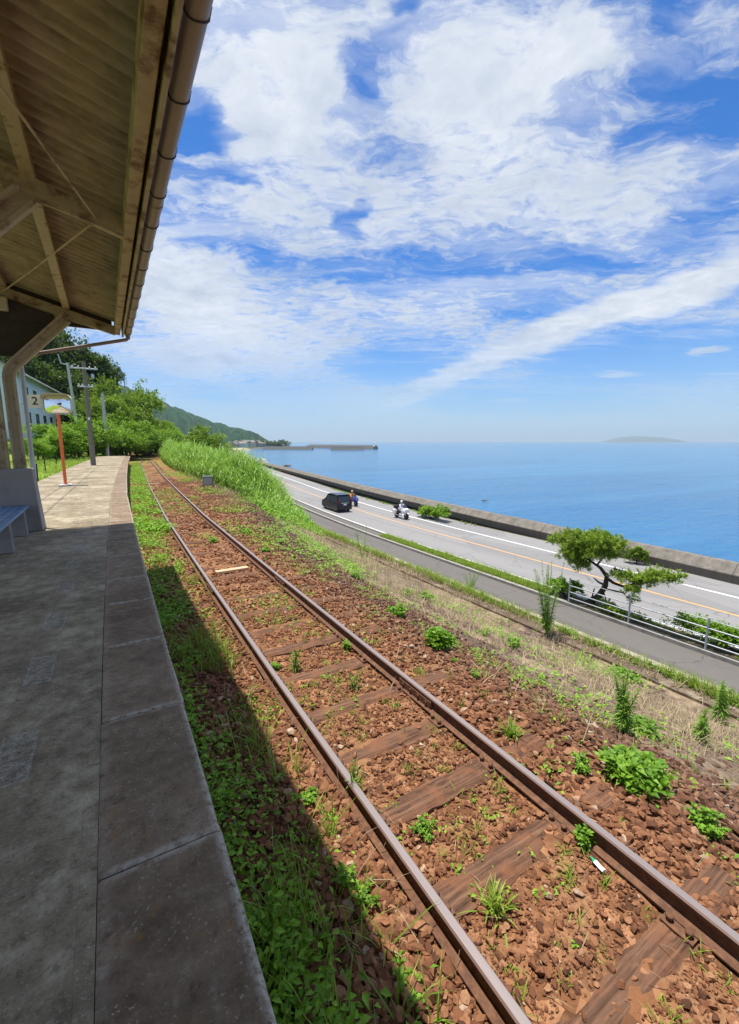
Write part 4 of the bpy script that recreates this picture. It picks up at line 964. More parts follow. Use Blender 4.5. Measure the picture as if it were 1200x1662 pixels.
# ------------------------------------------------------------------ ground cover (uncountable)
def cover():
    parts = []
    def patch(n, s0, s1, t0, t1, hgt, lf, dens, per=9, spread=.07, pw=1.):
        s = rng.uniform(s0, s1, n); t = t0 + (t1 - t0) * rng.uniform(0, 1, n) ** pw; k = rng.uniform(0, 1, n) < dens(s, t); s, t = s[k], t[k]; n = len(s)
        base = np.stack([s + c_track(t), t, np.zeros(n)], -1); base = at_z(base)
        h = hgt * rng.uniform(.4, 1.3, n)
        P = np.repeat(base, per, 0); hh = np.repeat(h, per); N = len(P)
        P = P + np.stack([rng.normal(0, spread, N), rng.normal(0, spread, N), hh * rng.uniform(.05, 1, N)], -1)
        D = unit(rdir(N, -.1, .75)); L = lf * rng.uniform(.5, 1.35, N)
        parts.append(leaves(P, D, L, L * rng.uniform(.42, .62, N), .5))
        # stems
    n1 = lambda s, t: vnoise(s * 3.1, t * 2.2, 31)
    strip = lambda s, t: smooth(s + .30 * (n1(s, t) - .5), .80, .48)
    patch(1300, .27, 1.15, .3, 3.0, .16, .046, lambda s, t: strip(s, t) * (.25 + .75 * smooth(n1(s, t), .25, .55)), 11)
    patch(900, .27, 1.15, 3.0, 7.0, .12, .055, lambda s, t: strip(s, t) * smooth(n1(s, t), .30, .62), 11)
    patch(950, .27, 1.22, 6.0, 14, .14, .065, lambda s, t: smooth(s + .3 * (n1(s, t) - .5), 1.15, .7) * smooth(n1(s, t), .2, .55), 9)
    patch(2600, .30, 1.20, 13, 55, .16, .12, lambda s, t: .05 + .95 * smooth(n1(s, t), .45, .75), 7, .12, 1.5)
    # loose sprigs in the shade and on the ballast
    patch(190, .7, 1.2, .3, 4.5, .07, .036, lambda s, t: smooth(vnoise(s * 1.7, t * 1.9, 77), .42, .7), 9, .03)
    patch(230, 1.3, 2.3, .2, 6, .05, .030, lambda s, t: smooth(vnoise(s * 1.7, t * 1.1, 78), .4, .7), 8, .025)
    patch(620, 2.5, 5.0, .2, 9, .07, .038, lambda s, t: smooth(vnoise(s * 1.3, t * 1.1, 79), .45, .7), 10, .04)
    patch(900, 1.3, 2.3, 6, 45, .07, .055, lambda s, t: smooth(vnoise(s * 1.1, t * .35, 80), .45, .7), 9, .09, 1.2)
    patch(1700, 2.5, 5.5, 7, 40, .14, .085, lambda s, t: smooth(vnoise(s * .8, t * .5, 81), .38, .75), 10, .10, 1.2)
    patch(1500, 4.2, 9.4, 0, 22, .14, .07, lambda s, t: smooth(vnoise(s * .9, t * .6, 82), .42, .75), 10, .10)
    patch(2200, 4.6, 9.6, 13, 25, .30, .13, lambda s, t: smooth(t - (14.6 + np.maximum(0, s - 5) * 1.35), 0, 1.8) * smooth(s, 4.6, 5.6), 10, .14)
    patch(900, 9.9, 10.12, -1, 30, .10, .07, lambda s, t: smooth(vnoise(s * 2, t * .6, 83), .2, .5), 8, .05)
    o = joinm('ground_cover', parts, M['leaf_shade']); tag(o, 'low green leafy weeds spreading along the platform foot and over the ballast', 'weeds', kind='stuff')
    parts = []
    def gr(n, s0, s1, t0, t1, L0, W0, dens, lean=.5, zf=None, pw=1., clump=0):
        s = rng.uniform(s0, s1, n); t = t0 + (t1 - t0) * rng.uniform(0, 1, n) ** pw; k = rng.uniform(0, 1, n) < dens(s, t); s, t = s[k], t[k]
        if clump: s = np.repeat(s, clump); t = np.repeat(t, clump); s = s + rng.normal(0, .025, len(s)); t = t + rng.normal(0, .025, len(t))
        n = len(s); P = np.stack([s + (c_track(t) if zf is None else c_road(t)), t, np.zeros(n)], -1)
        if zf is None: P = at_z(P)
        else: P[:, 2] = zf
        L = L0 * rng.uniform(.45, 1.3, n)
        return blades(P, rng.uniform(0, 2 * np.pi, n), L, W0 * rng.uniform(.6, 1.3, n), np.abs(rng.normal(0, lean, n)), rng.uniform(.1, 1.1, n))
    parts.append(gr(210, .30, 1.0, .5, 6, .27, .008, lambda s, t: smooth(vnoise(s * 2, t * 1.2, 97), .50, .72), .4, clump=10))
    parts.append(gr(330, .3, 1.2, 5, 16, .18, .009, lambda s, t: smooth(vnoise(s * 1.6, t * .7, 98), .38, .7), .6, clump=8))
    parts.append(gr(1100, .3, 1.15, 14, 60, .20, .022, lambda s, t: smooth(vnoise(s * 1.5, t * .5, 96), .32, .75), .6, clump=5))
    parts.append(gr(60, 1.3, 2.3, .3, 7, .09, .006, lambda s, t: 1 + 0 * s, .6, clump=10))
    parts.append(gr(500, 2.5, 4.5, 1, 20, .12, .008, lambda s, t: smooth(vnoise(s, t * .8, 84), .4, .75), .6, clump=9))
    parts.append(gr(2600, 9.85, 10.16, -2, 32, .26, .013, lambda s, t: .35 + .65 * smooth(vnoise(s * 2, t * .8, 85), .3, .6), .5, zf=-3.46, clump=7))
    parts.append(gr(3600, 16.8, 17.62, 12.5, 27, .24, .018, lambda s, t: .5 + .5 * smooth(vnoise(s * 2, t * .8, 86), .2, .5), .5, zf=-5.40, clump=5))
    parts.append(gr(700, 16.8, 17.62, -4, 12.5, .22, .015, lambda s, t: smooth(vnoise(s * 2, t * .8, 87), .45, .75), .5, zf=-5.40, clump=6))
    parts.append(gr(420, 26.1, 26.35, 3, 60, .24, .03, lambda s, t: smooth(vnoise(s * 2, t * .5, 88), .4, .7), .5, zf=-5.49, clump=6))
    parts.append(gr(260, 10.4, 10.6, 0, 30, .26, .02, lambda s, t: smooth(vnoise(s * 2, t * .5, 89), .4, .7), .5, zf=-5.49, clump=6))
    parts.append(gr(9000, -8.5, -2.75, 10, 62, .30, .035, lambda s, t: 1 + 0 * s, .5, pw=.9))
    o = joinm('grass', parts, M['blade']); tag(o, 'yellowish green grass along the platform foot, the bank edge and the field', 'grass', kind='stuff')
    d = lambda s, t: smooth(vnoise(s * 1.0, t * .8, 91) + .25 * (vnoise(s * 3, t * 3, 92) - .5), .36, .66) * smooth(s - 1.5 * smooth(t, 8, 20), 3.9, 5.6)
    dp = [gr(14000, 3.8, 9.9, -1, 13, .30, .0065, d, .55), gr(6000, 5.0, 9.9, -1, 13, .22, .006, d, .9), gr(9000, 4.2, 9.5, 13, 40, .34, .013, d, .5, pw=1.2)]
    dp.append(gr(2600, 4.0, 5.4, 18, 40, .30, .014, lambda s, t: smooth(vnoise(s * .9, t * .5, 92), .2, .5), .5))
    dp.append(gr(650, 2.5, 5.5, 0, 12, .26, .006, lambda s, t: 1 + 0 * s, 1.1)); dp.append(gr(220, .3, 1.2, .3, 6, .22, .005, lambda s, t: 1 + 0 * s, 1.2)); dp.append(gr(120, 1.3, 2.3, .3, 6, .16, .004, lambda s, t: 1 + 0 * s, 1.3)); dp.append(gr(500, 9.6, 10.1, -1, 25, .26, .012, lambda s, t: 1 + 0 * s, .7, zf=-3.46, clump=4))
    o = joinm('dry_grass', dp, M['dry']); tag(o, 'straw coloured dry grass covering the bank above the path', 'dry grass', kind='stuff')
    # tall reeds on the bank beyond the cabinet
    n = 19000; t = 12.5 + 95 * rng.uniform(0, 1, n) ** 1.7; s = rng.uniform(3.6, 9.6, n)
    lim = np.interp(t, [12, 15, 18, 22, 26, 32, 45, 70, 110], [6.2, 5.5, 5.2, 5.0, 4.8, 4.4, 3.7, 3.5, 3.4]); t0 = 17.0 + np.maximum(0, s - 5) * 1.35
    k = (s > lim + rng.normal(0, .25, n)) & (t > t0 + rng.normal(0, .5, n)); s, t, t0 = s[k], t[k], t0[k]; n = len(s)
    base = at_z(np.stack([s + c_track(t), t, np.zeros(n)], -1)); H = (1.85 + .75 * vnoise(s * .6, t * .3, 95)) * rng.uniform(.65, 1.2, n) * (.30 + .70 * smooth(t - t0, 0, 7)) * (.40 + .60 * smooth(s - lim[k], -.1, 1.5))
    A = rng.uniform(0, 2 * np.pi, n)
    rp = [blades(base, A, H * .95, .03 + t * .0006, np.abs(rng.normal(0, .16, n)), rng.uniform(.1, .5, n))]
    for f in (.3, .5, .7, .85):
        rp.append(blades(base + np.stack([np.cos(A) * .06, np.sin(A) * .06, H * f], -1), rng.uniform(0, 2 * np.pi, n), H * .42, .034 + t * .0008, rng.uniform(.3, .9, n), rng.uniform(.5, 1.3, n)))
    o = joinm('reeds', rp, M['reed']); tag(o, 'tall bright green reeds massed on the bank between the track and the road', 'reeds', kind='stuff')
cover()

# ------------------------------------------------------------------ single weeds
def weed_bush(name, label, loc, w, h, n=170, lf=.10, mat='leaf', group=None, catg='weed', wid=.34):
    o = thing(name, label, catg, loc, random.uniform(0, 6.28), group)
    ns = max(6, n // 12); st = MB(); parts = []
    for k in range(ns):
        a = 2 * math.pi * k / ns + random.uniform(-.4, .4); r = w * .5 * math.sqrt(random.uniform(.02, 1)); e = Vector((math.cos(a) * r, math.sin(a) * r, h * random.uniform(.6, 1.) * (1 - .45 * (r / (w * .5)) ** 2)))
        st.tube([(0, 0, -.02), (e.x * .45, e.y * .45, e.z * .6), e], [.006, .005, .003], 5)
        m = 14; f = np.linspace(.35, 1.0, m); p = np.array([[e.x * q, e.y * q, e.z * min(1, q * 1.15)] for q in f]); ph = np.arange(m) * 2.4 + random.uniform(0, 6)
        el = np.interp(f, [.35, 1], [.0, .9]) + rng.normal(0, .2, m); D = np.stack([np.cos(ph) * np.cos(el), np.sin(ph) * np.cos(el), np.sin(el)], -1)
        parts.append(leaves(p, D, lf * rng.uniform(.6, 1.2, m) * (1.15 - .4 * f), lf * wid * rng.uniform(.8, 1.2, m), .7))
    joinm('foliage', parts, M[mat], o); st.build('stem', M['stem'], o); return o
def weed_tall(name, label, loc, h, ns=1, lf=.10, spread=.05, dens=46, group=None, wid=.16, mat='leaf', catg='weed'):
    o = thing(name, label, catg, loc, random.uniform(0, 6.28), group); st = MB(); parts = []
    for k in range(ns):
        a = random.uniform(0, 6.28); hh = h * random.uniform(.72, 1) if k else h; b = Vector((math.cos(a), math.sin(a), 0)) * spread * random.uniform(.2, 1); tp = b * 2.0 + Vector((random.uniform(-.05, .05), random.uniform(-.05, .05), hh))
        P = [Vector((0, 0, -.02)), b + Vector((0, 0, hh * .5)), tp]; st.tube(P, [.008, .006, .002], 5)
        f = np.sort(rng.uniform(.08, 1, dens)); p = np.stack([np.interp(f, [0, .5, 1], [v[i] for v in P]) for i in range(3)], -1); ph = np.arange(dens) * 2.4; el = np.interp(f, [0, 1], [.15, 1.0]) + rng.normal(0, .2, dens)
        D = np.stack([np.cos(ph) * np.cos(el), np.sin(ph) * np.cos(el), np.sin(el)], -1); L = lf * rng.uniform(.7, 1.2, dens) * np.interp(f, [0, .3, 1], [.8, 1.1, .6])
        parts.append(leaves(p, D, L, L * wid, 1.0))
    joinm('foliage', parts, M[mat], o); st.build('stem', M['stem'], o); return o
def weed_tuft(name, label, loc, h, n=40, w=.011, group=None, mat='blade', catg='grass tuft'):
    P = rng.normal(0, .022, (n, 3)); P[:, 2] = -.01
    o = joinm(name, [blades(P, rng.uniform(0, 2 * np.pi, n), h * rng.uniform(.5, 1.2, n), w * rng.uniform(.7, 1.2, n), np.abs(rng.normal(0, .5, n)), rng.uniform(.2, 1.2, n))], M[mat]); o.location = loc; return tag(o, label, catg, group)
def gp(px, py):
    z = -.97
    for _ in range(60):
        x, y = un(px, py, z); z = .5 * z + .5 * float(gz(x, y))
    return (x, y, z)
def size(loc, px):   # photo pixels to metres at that place
    d = math.cos(PITCH) * (loc[0] * math.sin(YAW) + loc[1] * math.cos(YAW)) + math.sin(PITCH) * (CAMZ - loc[2]); return px * d / FOC
def W_(kind, px, py, w_, h, label, **k):
    L = gp(px, py) if k.get('z') is None else (*un(px, py, k['z']), k['z']); k.pop('z', None); w_ = size(L, w_); h = size(L, h) * 1.05
    if kind == 'b': return weed_bush('leafy_weed', label, L, w_ * .88, max(.42 * h, h - .42 * w_), **k)
    if kind == 'g': h *= .66
    if kind == 't': return weed_tall('tall_weed', label, L, h, **k)
    return weed_tuft('grass_tuft', label, L, h, **k)
W_('b', 1028, 1268, 118, 82, 'largest bright green leafy weed clump on the ballast right of the rails', n=760, lf=.13)
W_('b', 712, 1050, 52, 50, 'round dense leafy weed standing alone at the middle of the ballast bank', n=520, lf=.13, wid=.40)
W_('b', 644, 1000, 38, 30, 'small round leafy weed left of the round dense one on the bank', n=300, lf=.11, wid=.42)
W_('b', 1040, 1186, 62, 34, 'low spreading weed at the foot of a tall leafy stem', n=320, lf=.12)
W_('t', 1010, 1190, 30, 100, 'upright bushy stemmed weed behind the largest leafy clump', ns=7, lf=.10, dens=120, spread=.06, wid=.14)
W_('b', 1012, 1102, 62, 30, 'leafy weed spreading at the edge of the dry grass above the upright stem', n=300, lf=.15)
W_('t', 1135, 1205, 28, 56, 'short feathery upright weed in dry grass near the right edge', ns=3, lf=.12, dens=120, spread=.04)
W_('t', 1168, 1172, 26, 66, 'taller feathery upright weed at the kerb near the right edge', ns=4, lf=.15, dens=120, spread=.06)
W_('t', 888, 1030, 40, 120, 'tall multi stemmed weed standing against the grey path', ns=16, lf=.15, dens=80, spread=.24, wid=.16)
W_('g', 830, 1196, 60, 48, 'pale spiky grass tuft on the ballast just right of the right rail', n=60, w=.014)
W_('b', 943, 1250, 44, 46, 'dull green small weed left of the largest leafy clump', n=110, lf=.06)
W_('b', 1146, 1348, 72, 62, 'yellowish fine leaved weed clump on the ballast at the right edge', n=230, lf=.055, wid=.5)
W_('b', 834, 1052, 26, 28, 'dark leafy weed among dry grass on the bank', n=110, lf=.11, wid=.4)
W_('b', 692, 974, 30, 24, 'compact leafy weed high on the bank, the right one of a close pair', n=110, lf=.14, wid=.4)
W_('b', 659, 966, 34, 20, 'compact leafy weed high on the bank, the left one of a close pair', n=110, lf=.12, wid=.4)
W_('t', 765, 958, 30, 34, 'thick clump of short upright stems growing at the edge of the path', ns=16, lf=.15, dens=30, spread=.35, z=-5.5, wid=.14)
W_('t', 589, 910, 30, 56, 'slender branching weed standing above the bank edge before the road', ns=3, lf=.22, dens=34, spread=.18)
W_('b', 785, 1030, 34, 18, 'low pale weed on dry ground beside the dark leafy one', n=80, lf=.09)
W_('b', 948, 1370, 38, 44, 'leafy weed growing against the right rail above the litter', n=110, lf=.055, wid=.45)
W_('g', 803, 1478, 66, 62, 'largest grass tuft between the rails beside the dark sleeper', n=90, w=.012)
W_('b', 688, 1350, 60, 40, 'fine leaved weed on the sleeper between the rails', n=170, lf=.04)
W_('t', 578, 1290, 38, 50, 'bushy weed hugging the inner side of the left rail', ns=5, lf=.06, dens=26, spread=.03)
W_('b', 740, 1075, 14, 12, 'tiny weed beneath the round dense weed on the bank', n=40, lf=.04)
W_('t', 480, 1088, 26, 38, 'small upright weed between the rails near a sleeper end', ns=4, lf=.09, dens=24, spread=.03)
W_('b', 562, 1054, 22, 26, 'small rounded weed touching the inner side of the right rail', n=80, lf=.06)
W_('b', 448, 1086, 20, 18, 'small weed touching the inner side of the left rail', n=70, lf=.06)
W_('t', 576, 1120, 24, 30, 'small feathery weed in the middle of the track', ns=3, lf=.08, dens=24, spread=.03)
W_('b', 502, 1300, 30, 30, 'broad leaved seedling at the edge of the shelter shadow left of the rails', n=40, lf=.06)
W_('b', 590, 1470, 70, 60, 'spreading broad leaved sprigs on stones left of the near rail', n=60, lf=.055)
W_('b', 660, 1600, 90, 60, 'loose leafy weed on the shadow edge at the bottom of the photo', n=110, lf=.05)
W_('b', 560, 1440, 40, 56, 'dark leafy sprig on stones in the shelter shadow', n=60, lf=.055)
W_('b', 770, 1100, 22, 24, 'small leafy weed on bare ballast beside the round dense weed', n=60, lf=.05)
W_('b', 580, 940, 22, 20, 'light green weed on the upper bank left of the close pair', n=70, lf=.12)
W_('b', 430, 895, 26, 16, 'low green weed just right of the right rail far up the track', n=70, lf=.12)
W_('b', 400, 866, 24, 14, 'low green weed by the right rail beyond the pale timber', n=70, lf=.14)
W_('b', 347, 880, 16, 12, 'dark little weed between the rails beyond the pale timber', n=70, lf=.12)
# many look-alike small tufts on the ballast
for (px, py, h) in [(440, 1165, 22), (470, 1115, 18), (478, 1145, 22), (525, 1190, 18), (590, 1198, 20), (625, 1140, 18), (640, 1150, 20), (640, 1085, 14), (700, 1188, 24), (720, 1250, 22), (815, 1285, 22), (835, 1320, 20), (725, 1395, 26), (920, 1422, 34), (918, 1380, 26), (985, 1555, 26), (1055, 1490, 20), (915, 1592, 28), (845, 1612, 26), (830, 1570, 24), (1090, 1650, 34), (1178, 1600, 34), (1015, 1425, 22), (880, 1240, 22), (770, 1300, 16), (740, 1215, 20), (660, 1250, 18), (800, 1540, 22), (560, 1195, 16), (900, 1180, 20), (680, 1090, 18), (1010, 1340, 22), (940, 1330, 16)]:
    W_('g', px, py, h * 1.5, h, 'small bright green grassy tuft sprouting from the rusty ballast', n=22, w=.008, group='small tufts on the ballast')

# ------------------------------------------------------------------ trees and shrubs
def crown_mesh(name, blobs, n, lf, wid, mat=None, jitter=.22, zlo=-.35):
    """leaf clumps spread over and inside a set of ellipsoids"""
    vol = np.array([b[1][0] * b[1][1] + b[1][1] * b[1][2] + b[1][0] * b[1][2] for b in blobs]); cnt = np.maximum(20, (n * vol / vol.sum()).astype(int)); parts = []
    for (c, r), k in zip(blobs, cnt):
        nc = max(5, k // 26); cd = rdir(nc, zlo, 1); cr = np.array(r) * (1 + rng.normal(0, jitter, (nc, 1)))
        cc = np.array(c) + cd * cr * rng.uniform(.72, 1.0, (nc, 1)); w = rng.integers(0, nc, k); cs = np.mean(r) * rng.uniform(.14, .34, nc)
        P = cc[w] + rng.normal(0, 1, (k, 3)) * cs[w][:, None] * np.array([.62, .62, .42]); D = unit(cd[w] + rdir(k, -.6, .8) * 1.0)
        L = lf * rng.uniform(.6, 1.4, k); tone = np.clip(rng.uniform(0, 1, nc)[w] * .6 + rng.uniform(0, .4, k), 0, 1)
        parts.append(leaves(P - D * L[:, None] * .5, D, L, L * wid, .3, tone))
    return parts
TREES = {}
def make_tree(kind, mat, h, w, n, lf, seed, zr_=(.42, .86)):
    r = random.Random(seed); blobs = []
    for k in range(9):
        a = r.uniform(0, 6.28); q = r.uniform(.1, .36) * w; z = h * r.uniform(*zr_); rad = w * r.uniform(.17, .30) * (1.15 - .5 * abs(z / h - .55))
        blobs.append(((q * math.cos(a), q * math.sin(a), z), (rad, rad, rad * .8)))
    blobs.append(((0, 0, h * (zr_[0] + zr_[1]) * .47), (w * .36, w * .36, h * .33)))
    parts = crown_mesh('crown', blobs, n, lf, .62)
    tr = MB(); tr.tube([(0, 0, -.6), (r.uniform(-.1, .1), r.uniform(-.1, .1), h * .3), (0, 0, h * .66)], [w * .035, w * .026, w * .010], 8)
    for b in blobs[:7]: tr.tube([(0, 0, h * r.uniform(.22, .42)), (b[0][0] * .5, b[0][1] * .5, b[0][2] * .75), b[0]], [w * .016, w * .011, w * .004], 6)
    top = np.percentile(np.concatenate([p[0][:, 2] for p in parts]), 99.3); wid = np.percentile(np.abs(np.concatenate([p[0][:, 0] for p in parts])), 98.5) * 2
    return parts, tr, mat, top, wid
class Plant:
    def __init__(s, parts, tr, mat, top, wid): s.parts, s.tr, s.mat, s.root, s.top, s.wid = parts, tr, mat, None, top, wid
    def place(s, name, label, catg, loc, rz, scale, group=None):
        if s.root is None:
            o = thing(name, label, catg, loc, rz, group); o.scale = scale if isinstance(scale, tuple) else (scale,) * 3
            joinm('crown', s.parts, M[s.mat], o); s.tr.build('trunk', M['bark'], o); s.root = o; return o
        o = dup(s.root, loc, rz, label, scale); o['category'] = catg
        if 'group' in o.keys(): del o['group']
        if group: o['group'] = group
        return o
dark = [Plant(*make_tree('d', 'tree_dark', 10, 9, 13000, .42, 11 + k, (.30, .86))) for k in range(3)]
midt = [Plant(*make_tree('m', 'tree_mid', 7, 8.5, 13000, .36, 31 + k, (.16, .82))) for k in range(3)]
lite = [Plant(*make_tree('l', 'tree_light', 4, 5.5, 8000, .26, 51 + k, (.10, .80))) for k in range(3)]
def trees(lst, protos, name, label, catg, group, hz, widen=1.0):
    for i, (px, ytop, ybase, t, wpx) in enumerate(lst):
        x, z = unY(px, ybase, t); _, zt = unY(px, ytop, t); d = math.cos(PITCH) * (x * math.sin(YAW) + t * math.cos(YAW)); wm = wpx * d / FOC * widen
        p = protos[i % len(protos)]; h0, w0 = hz; p.place(name, label, catg, (x, t, z), random.uniform(0, 6.28), (wm / p.wid, wm / p.wid, (zt - z) / p.top), group)
trees([(20, 520, 690, 92, 110), (60, 535, 690, 96, 90), (95, 538, 680, 98, 80), (128, 556, 690, 100, 76), (158, 578, 690, 102, 64), (178, 592, 680, 104, 40), (10, 560, 720, 84, 90), (70, 590, 715, 88, 80), (120, 610, 720, 90, 80), (150, 625, 720, 94, 60)],
      dark, 'broadleaf_tree', 'dark green broadleaf tree in the wooded hillside above the house', 'tree', 'dark trees on the hillside', (10, 9), 1.15)
trees([(190, 620, 722, 84, 70), (222, 632, 722, 88, 64), (205, 648, 724, 80, 60), (236, 668, 722, 100, 36), (160, 650, 724, 78, 50), (262, 684, 724, 120, 34), (250, 690, 724, 108, 34)],
      midt, 'broadleaf_tree', 'mid green rounded broadleaf tree on the hillside behind the pale pole', 'tree', 'rounded trees behind the pole', (7, 8.5), 1.2)
trees([(88, 690, 726, 58, 40), (104, 696, 738, 50, 34), (130, 680, 734, 56, 40), (62, 712, 742, 44, 28), (155, 684, 732, 60, 40), (180, 690, 734, 64, 36), (205, 684, 732, 70, 44), (225, 694, 732, 76, 36), (245, 692, 732, 84, 30), (258, 698, 734, 96, 28), (272, 690, 736, 120, 26), (212, 700, 738, 66, 30), (40, 712, 740, 48, 26), (276, 700, 736, 105, 24), (88, 702, 742, 52, 30), (116, 704, 742, 56, 30), (144, 702, 738, 62, 30), (168, 704, 738, 68, 30), (192, 676, 728, 78, 44), (232, 680, 730, 90, 40), (190, 706, 740, 72, 26), (236, 706, 740, 86, 26)],
      lite, 'shrub', 'bright green shrub in the thicket between platform field and hillside', 'shrub', 'shrubs below the hillside', (4, 5.5), 1.75)
trees([(70, 716, 742, 50, 30), (96, 712, 740, 54, 32), (122, 714, 740, 58, 30), (150, 712, 738, 62, 32), (176, 714, 738, 66, 30), (200, 712, 738, 72, 30), (222, 714, 738, 80, 28), (240, 714, 740, 92, 26), (256, 714, 740, 110, 24)],
      lite, 'low_shrub', 'low bright green shrub at the foot of the thicket behind the platform field', 'shrub', 'low shrubs edging the platform field', (4, 5.5), 1.5)
# dark round shrub above the reeds
trees([(334, 694, 752, 62, 74)], midt, 'round_shrub', 'round dark green shrub rising above the reeds beside the track', 'shrub', None, (7, 8.5))
# the bend is closed by bushes
trees([(250, 706, 740, 150, 26), (268, 708, 738, 160, 26), (240, 700, 738, 140, 30)], lite, 'shrub', 'far green shrub where the track disappears round the bend', 'shrub', 'shrubs at the bend of the track', (4, 5.5), 1.6)
# shrubs along the road
def bush(name, label, c, r, n, lf, mat, zb):
    o = thing(name, label, 'bush', (c[0], c[1], zb)); blobs = []
    for k in range(7): blobs.append(((random.uniform(-.6, .6) * r[0], random.uniform(-.7, .7) * r[1], r[2] * random.uniform(.3, .75)), (r[0] * .5, r[1] * .42, r[2] * .42)))
    joinm('foliage', crown_mesh('foliage', blobs, n, lf, .5), M[mat], o)
    st = MB()
    for b in blobs: st.tube([(0, 0, -.03), (b[0][0] * .8, b[0][1] * .8, b[0][2] * .6), b[0]], [.02, .014, .006], 5)
    st.build('stem', M['bark_dark'], o); return o
a, b = un(692, 842, -5.5); bush('roadside_bush', 'long bright green bush against the sea wall beside the white motorcycle', (a + .4, b - .4), (.7, 2.1, 1.15), 6500, .17, 'tree_light', -5.5)
a, b = un(1032, 915, -5.5); bush('roadside_bush', 'spiky green bush at the sea wall behind the pine', (a, b), (.4, .6, .95), 2400, .17, 'tree_mid', -5.5)
bush('hedge_bush', 'leafy green hedge bush behind the railing at the right edge', (17.3, 5.2), (.55, 2.2, .85), 9000, .11, 'tree_light', -5.4)
bush('hedge_bush', 'dark green rounded bush left of the leaning pine', (17.25, 11.75), (.45, .7, .80), 5000, .10, 'tree_light', -5.4)
bush('hedge_bush', 'low sparse olive bush behind the railing below the pine', (17.2, 9.2), (.4, 1.2, .42), 2400, .09, 'tree_mid', -5.4)

# wind-bent pine
pb = (17.35, 10.9, -5.4)
pine = thing('pine_tree', 'leaning wind bent pine with a long low branch beside the coast road', 'tree', pb)
def pw(px, py, s):   # pixel on the plane x = s -> local point
    u = (px - 600) / FOC; v = (py - 831) / FOC; Y = math.cos(PITCH) - v * math.sin(PITCH); dn = v * math.cos(PITCH) + math.sin(PITCH); c, s_ = math.cos(YAW), math.sin(YAW); dx = u * c + Y * s_; dy = -u * s_ + Y * c; k = s / dx
    return Vector((s - pb[0], dy * k - pb[1], CAMZ - dn * k - pb[2]))
tr = MB(); T = lambda px, py, s=17.4: pw(px, py, s)
tr.tube([(0, 0, -.1), T(972, 968), T(983, 950), T(985, 935), T(975, 922), T(962, 912)], [.17, .13, .105, .085, .065, .04], 9)
tr.tube([T(985, 938), T(996, 946), T(1012, 952, 17.3), T(1030, 948, 17.2), T(1060, 944, 17.1), T(1095, 942, 17.0)], [.07, .06, .05, .042, .03, .015], 7)
tr.tube([T(978, 955), T(992, 958, 17.2), T(1012, 962, 17.1), T(1022, 972, 17.0)], [.05, .04, .03, .015], 7)
tr.tube([T(983, 950), T(972, 945, 17.5), T(964, 938, 17.6)], [.05, .04, .02], 7)
tr.tube([T(975, 922), T(950, 905, 17.6), T(925, 888, 17.7)], [.05, .035, .02], 7); tr.tube([T(970, 916), T(985, 898, 17.2), T(996, 888, 17.2)], [.045, .03, .02], 7)
for (a, b) in ((958, 975), (985, 973)): tr.tube([T(a, b + 6), T(a + (972 - a) * .5, 955)], [.03, .025], 6)
tr.build('trunk', M['bark_dark'], pine)
cl = [(905, 880, 17.7, .30), (925, 872, 17.9, .36), (945, 880, 17.3, .42), (965, 875, 17.9, .40), (985, 884, 17.3, .42), (1000, 892, 17.6, .32), (930, 895, 17.2, .40), (950, 900, 17.8, .42), (972, 902, 17.2, .40), (938, 912, 17.4, .36), (925, 905, 17.8, .30), (990, 903, 17.8, .30),(960, 888, 17.5, .45),(942, 922, 17.3, .24),
      (1000, 935, 17.3, .22), (1015, 940, 17.2, .26), (1034, 946, 17.2, .30), (1052, 942, 17.1, .26), (1068, 938, 17.1, .26), (1085, 944, 17.0, .24), (1102, 942, 17.0, .18), (1026, 962, 17.0, .22), (1028, 976, 17.0, .15), (1045, 950, 17.1, .22)]
parts = []
for (px, py, s, r) in [(q[0], q[1], q[2], q[3] * random.uniform(1.0, 1.3)) for q in cl]:
    c = np.array(T(px, py, s)); ns = int(44 * (r / .3) ** 2); cd = rdir(ns, -.5, 1); P0 = c + cd * rng.uniform(.3, 1.22, (ns, 1)) * np.array([r, r, r * .70])
    # candle-like shoots of needles
    k = 26; ax = unit(cd * .6 + np.array([0, 0, .8]) + rng.normal(0, .25, (ns, 3))); f = rng.uniform(0, 1, (ns, k)); ln = .17
    P = (P0[:, None] + ax[:, None] * (f * ln)[..., None]).reshape(-1, 3); D = unit((np.repeat(ax, k, 0)) * .75 + rng.normal(0, .6, (ns * k, 3))); L = rng.uniform(.10, .17, ns * k)
    tone = np.clip(np.repeat(rng.uniform(0, .7, ns), k) + (f.ravel() - .3) * .5, 0, 1)
    parts.append(leaves(P, D, L, .026, .2, tone))
joinm('crown', parts, M['pine'], pine)

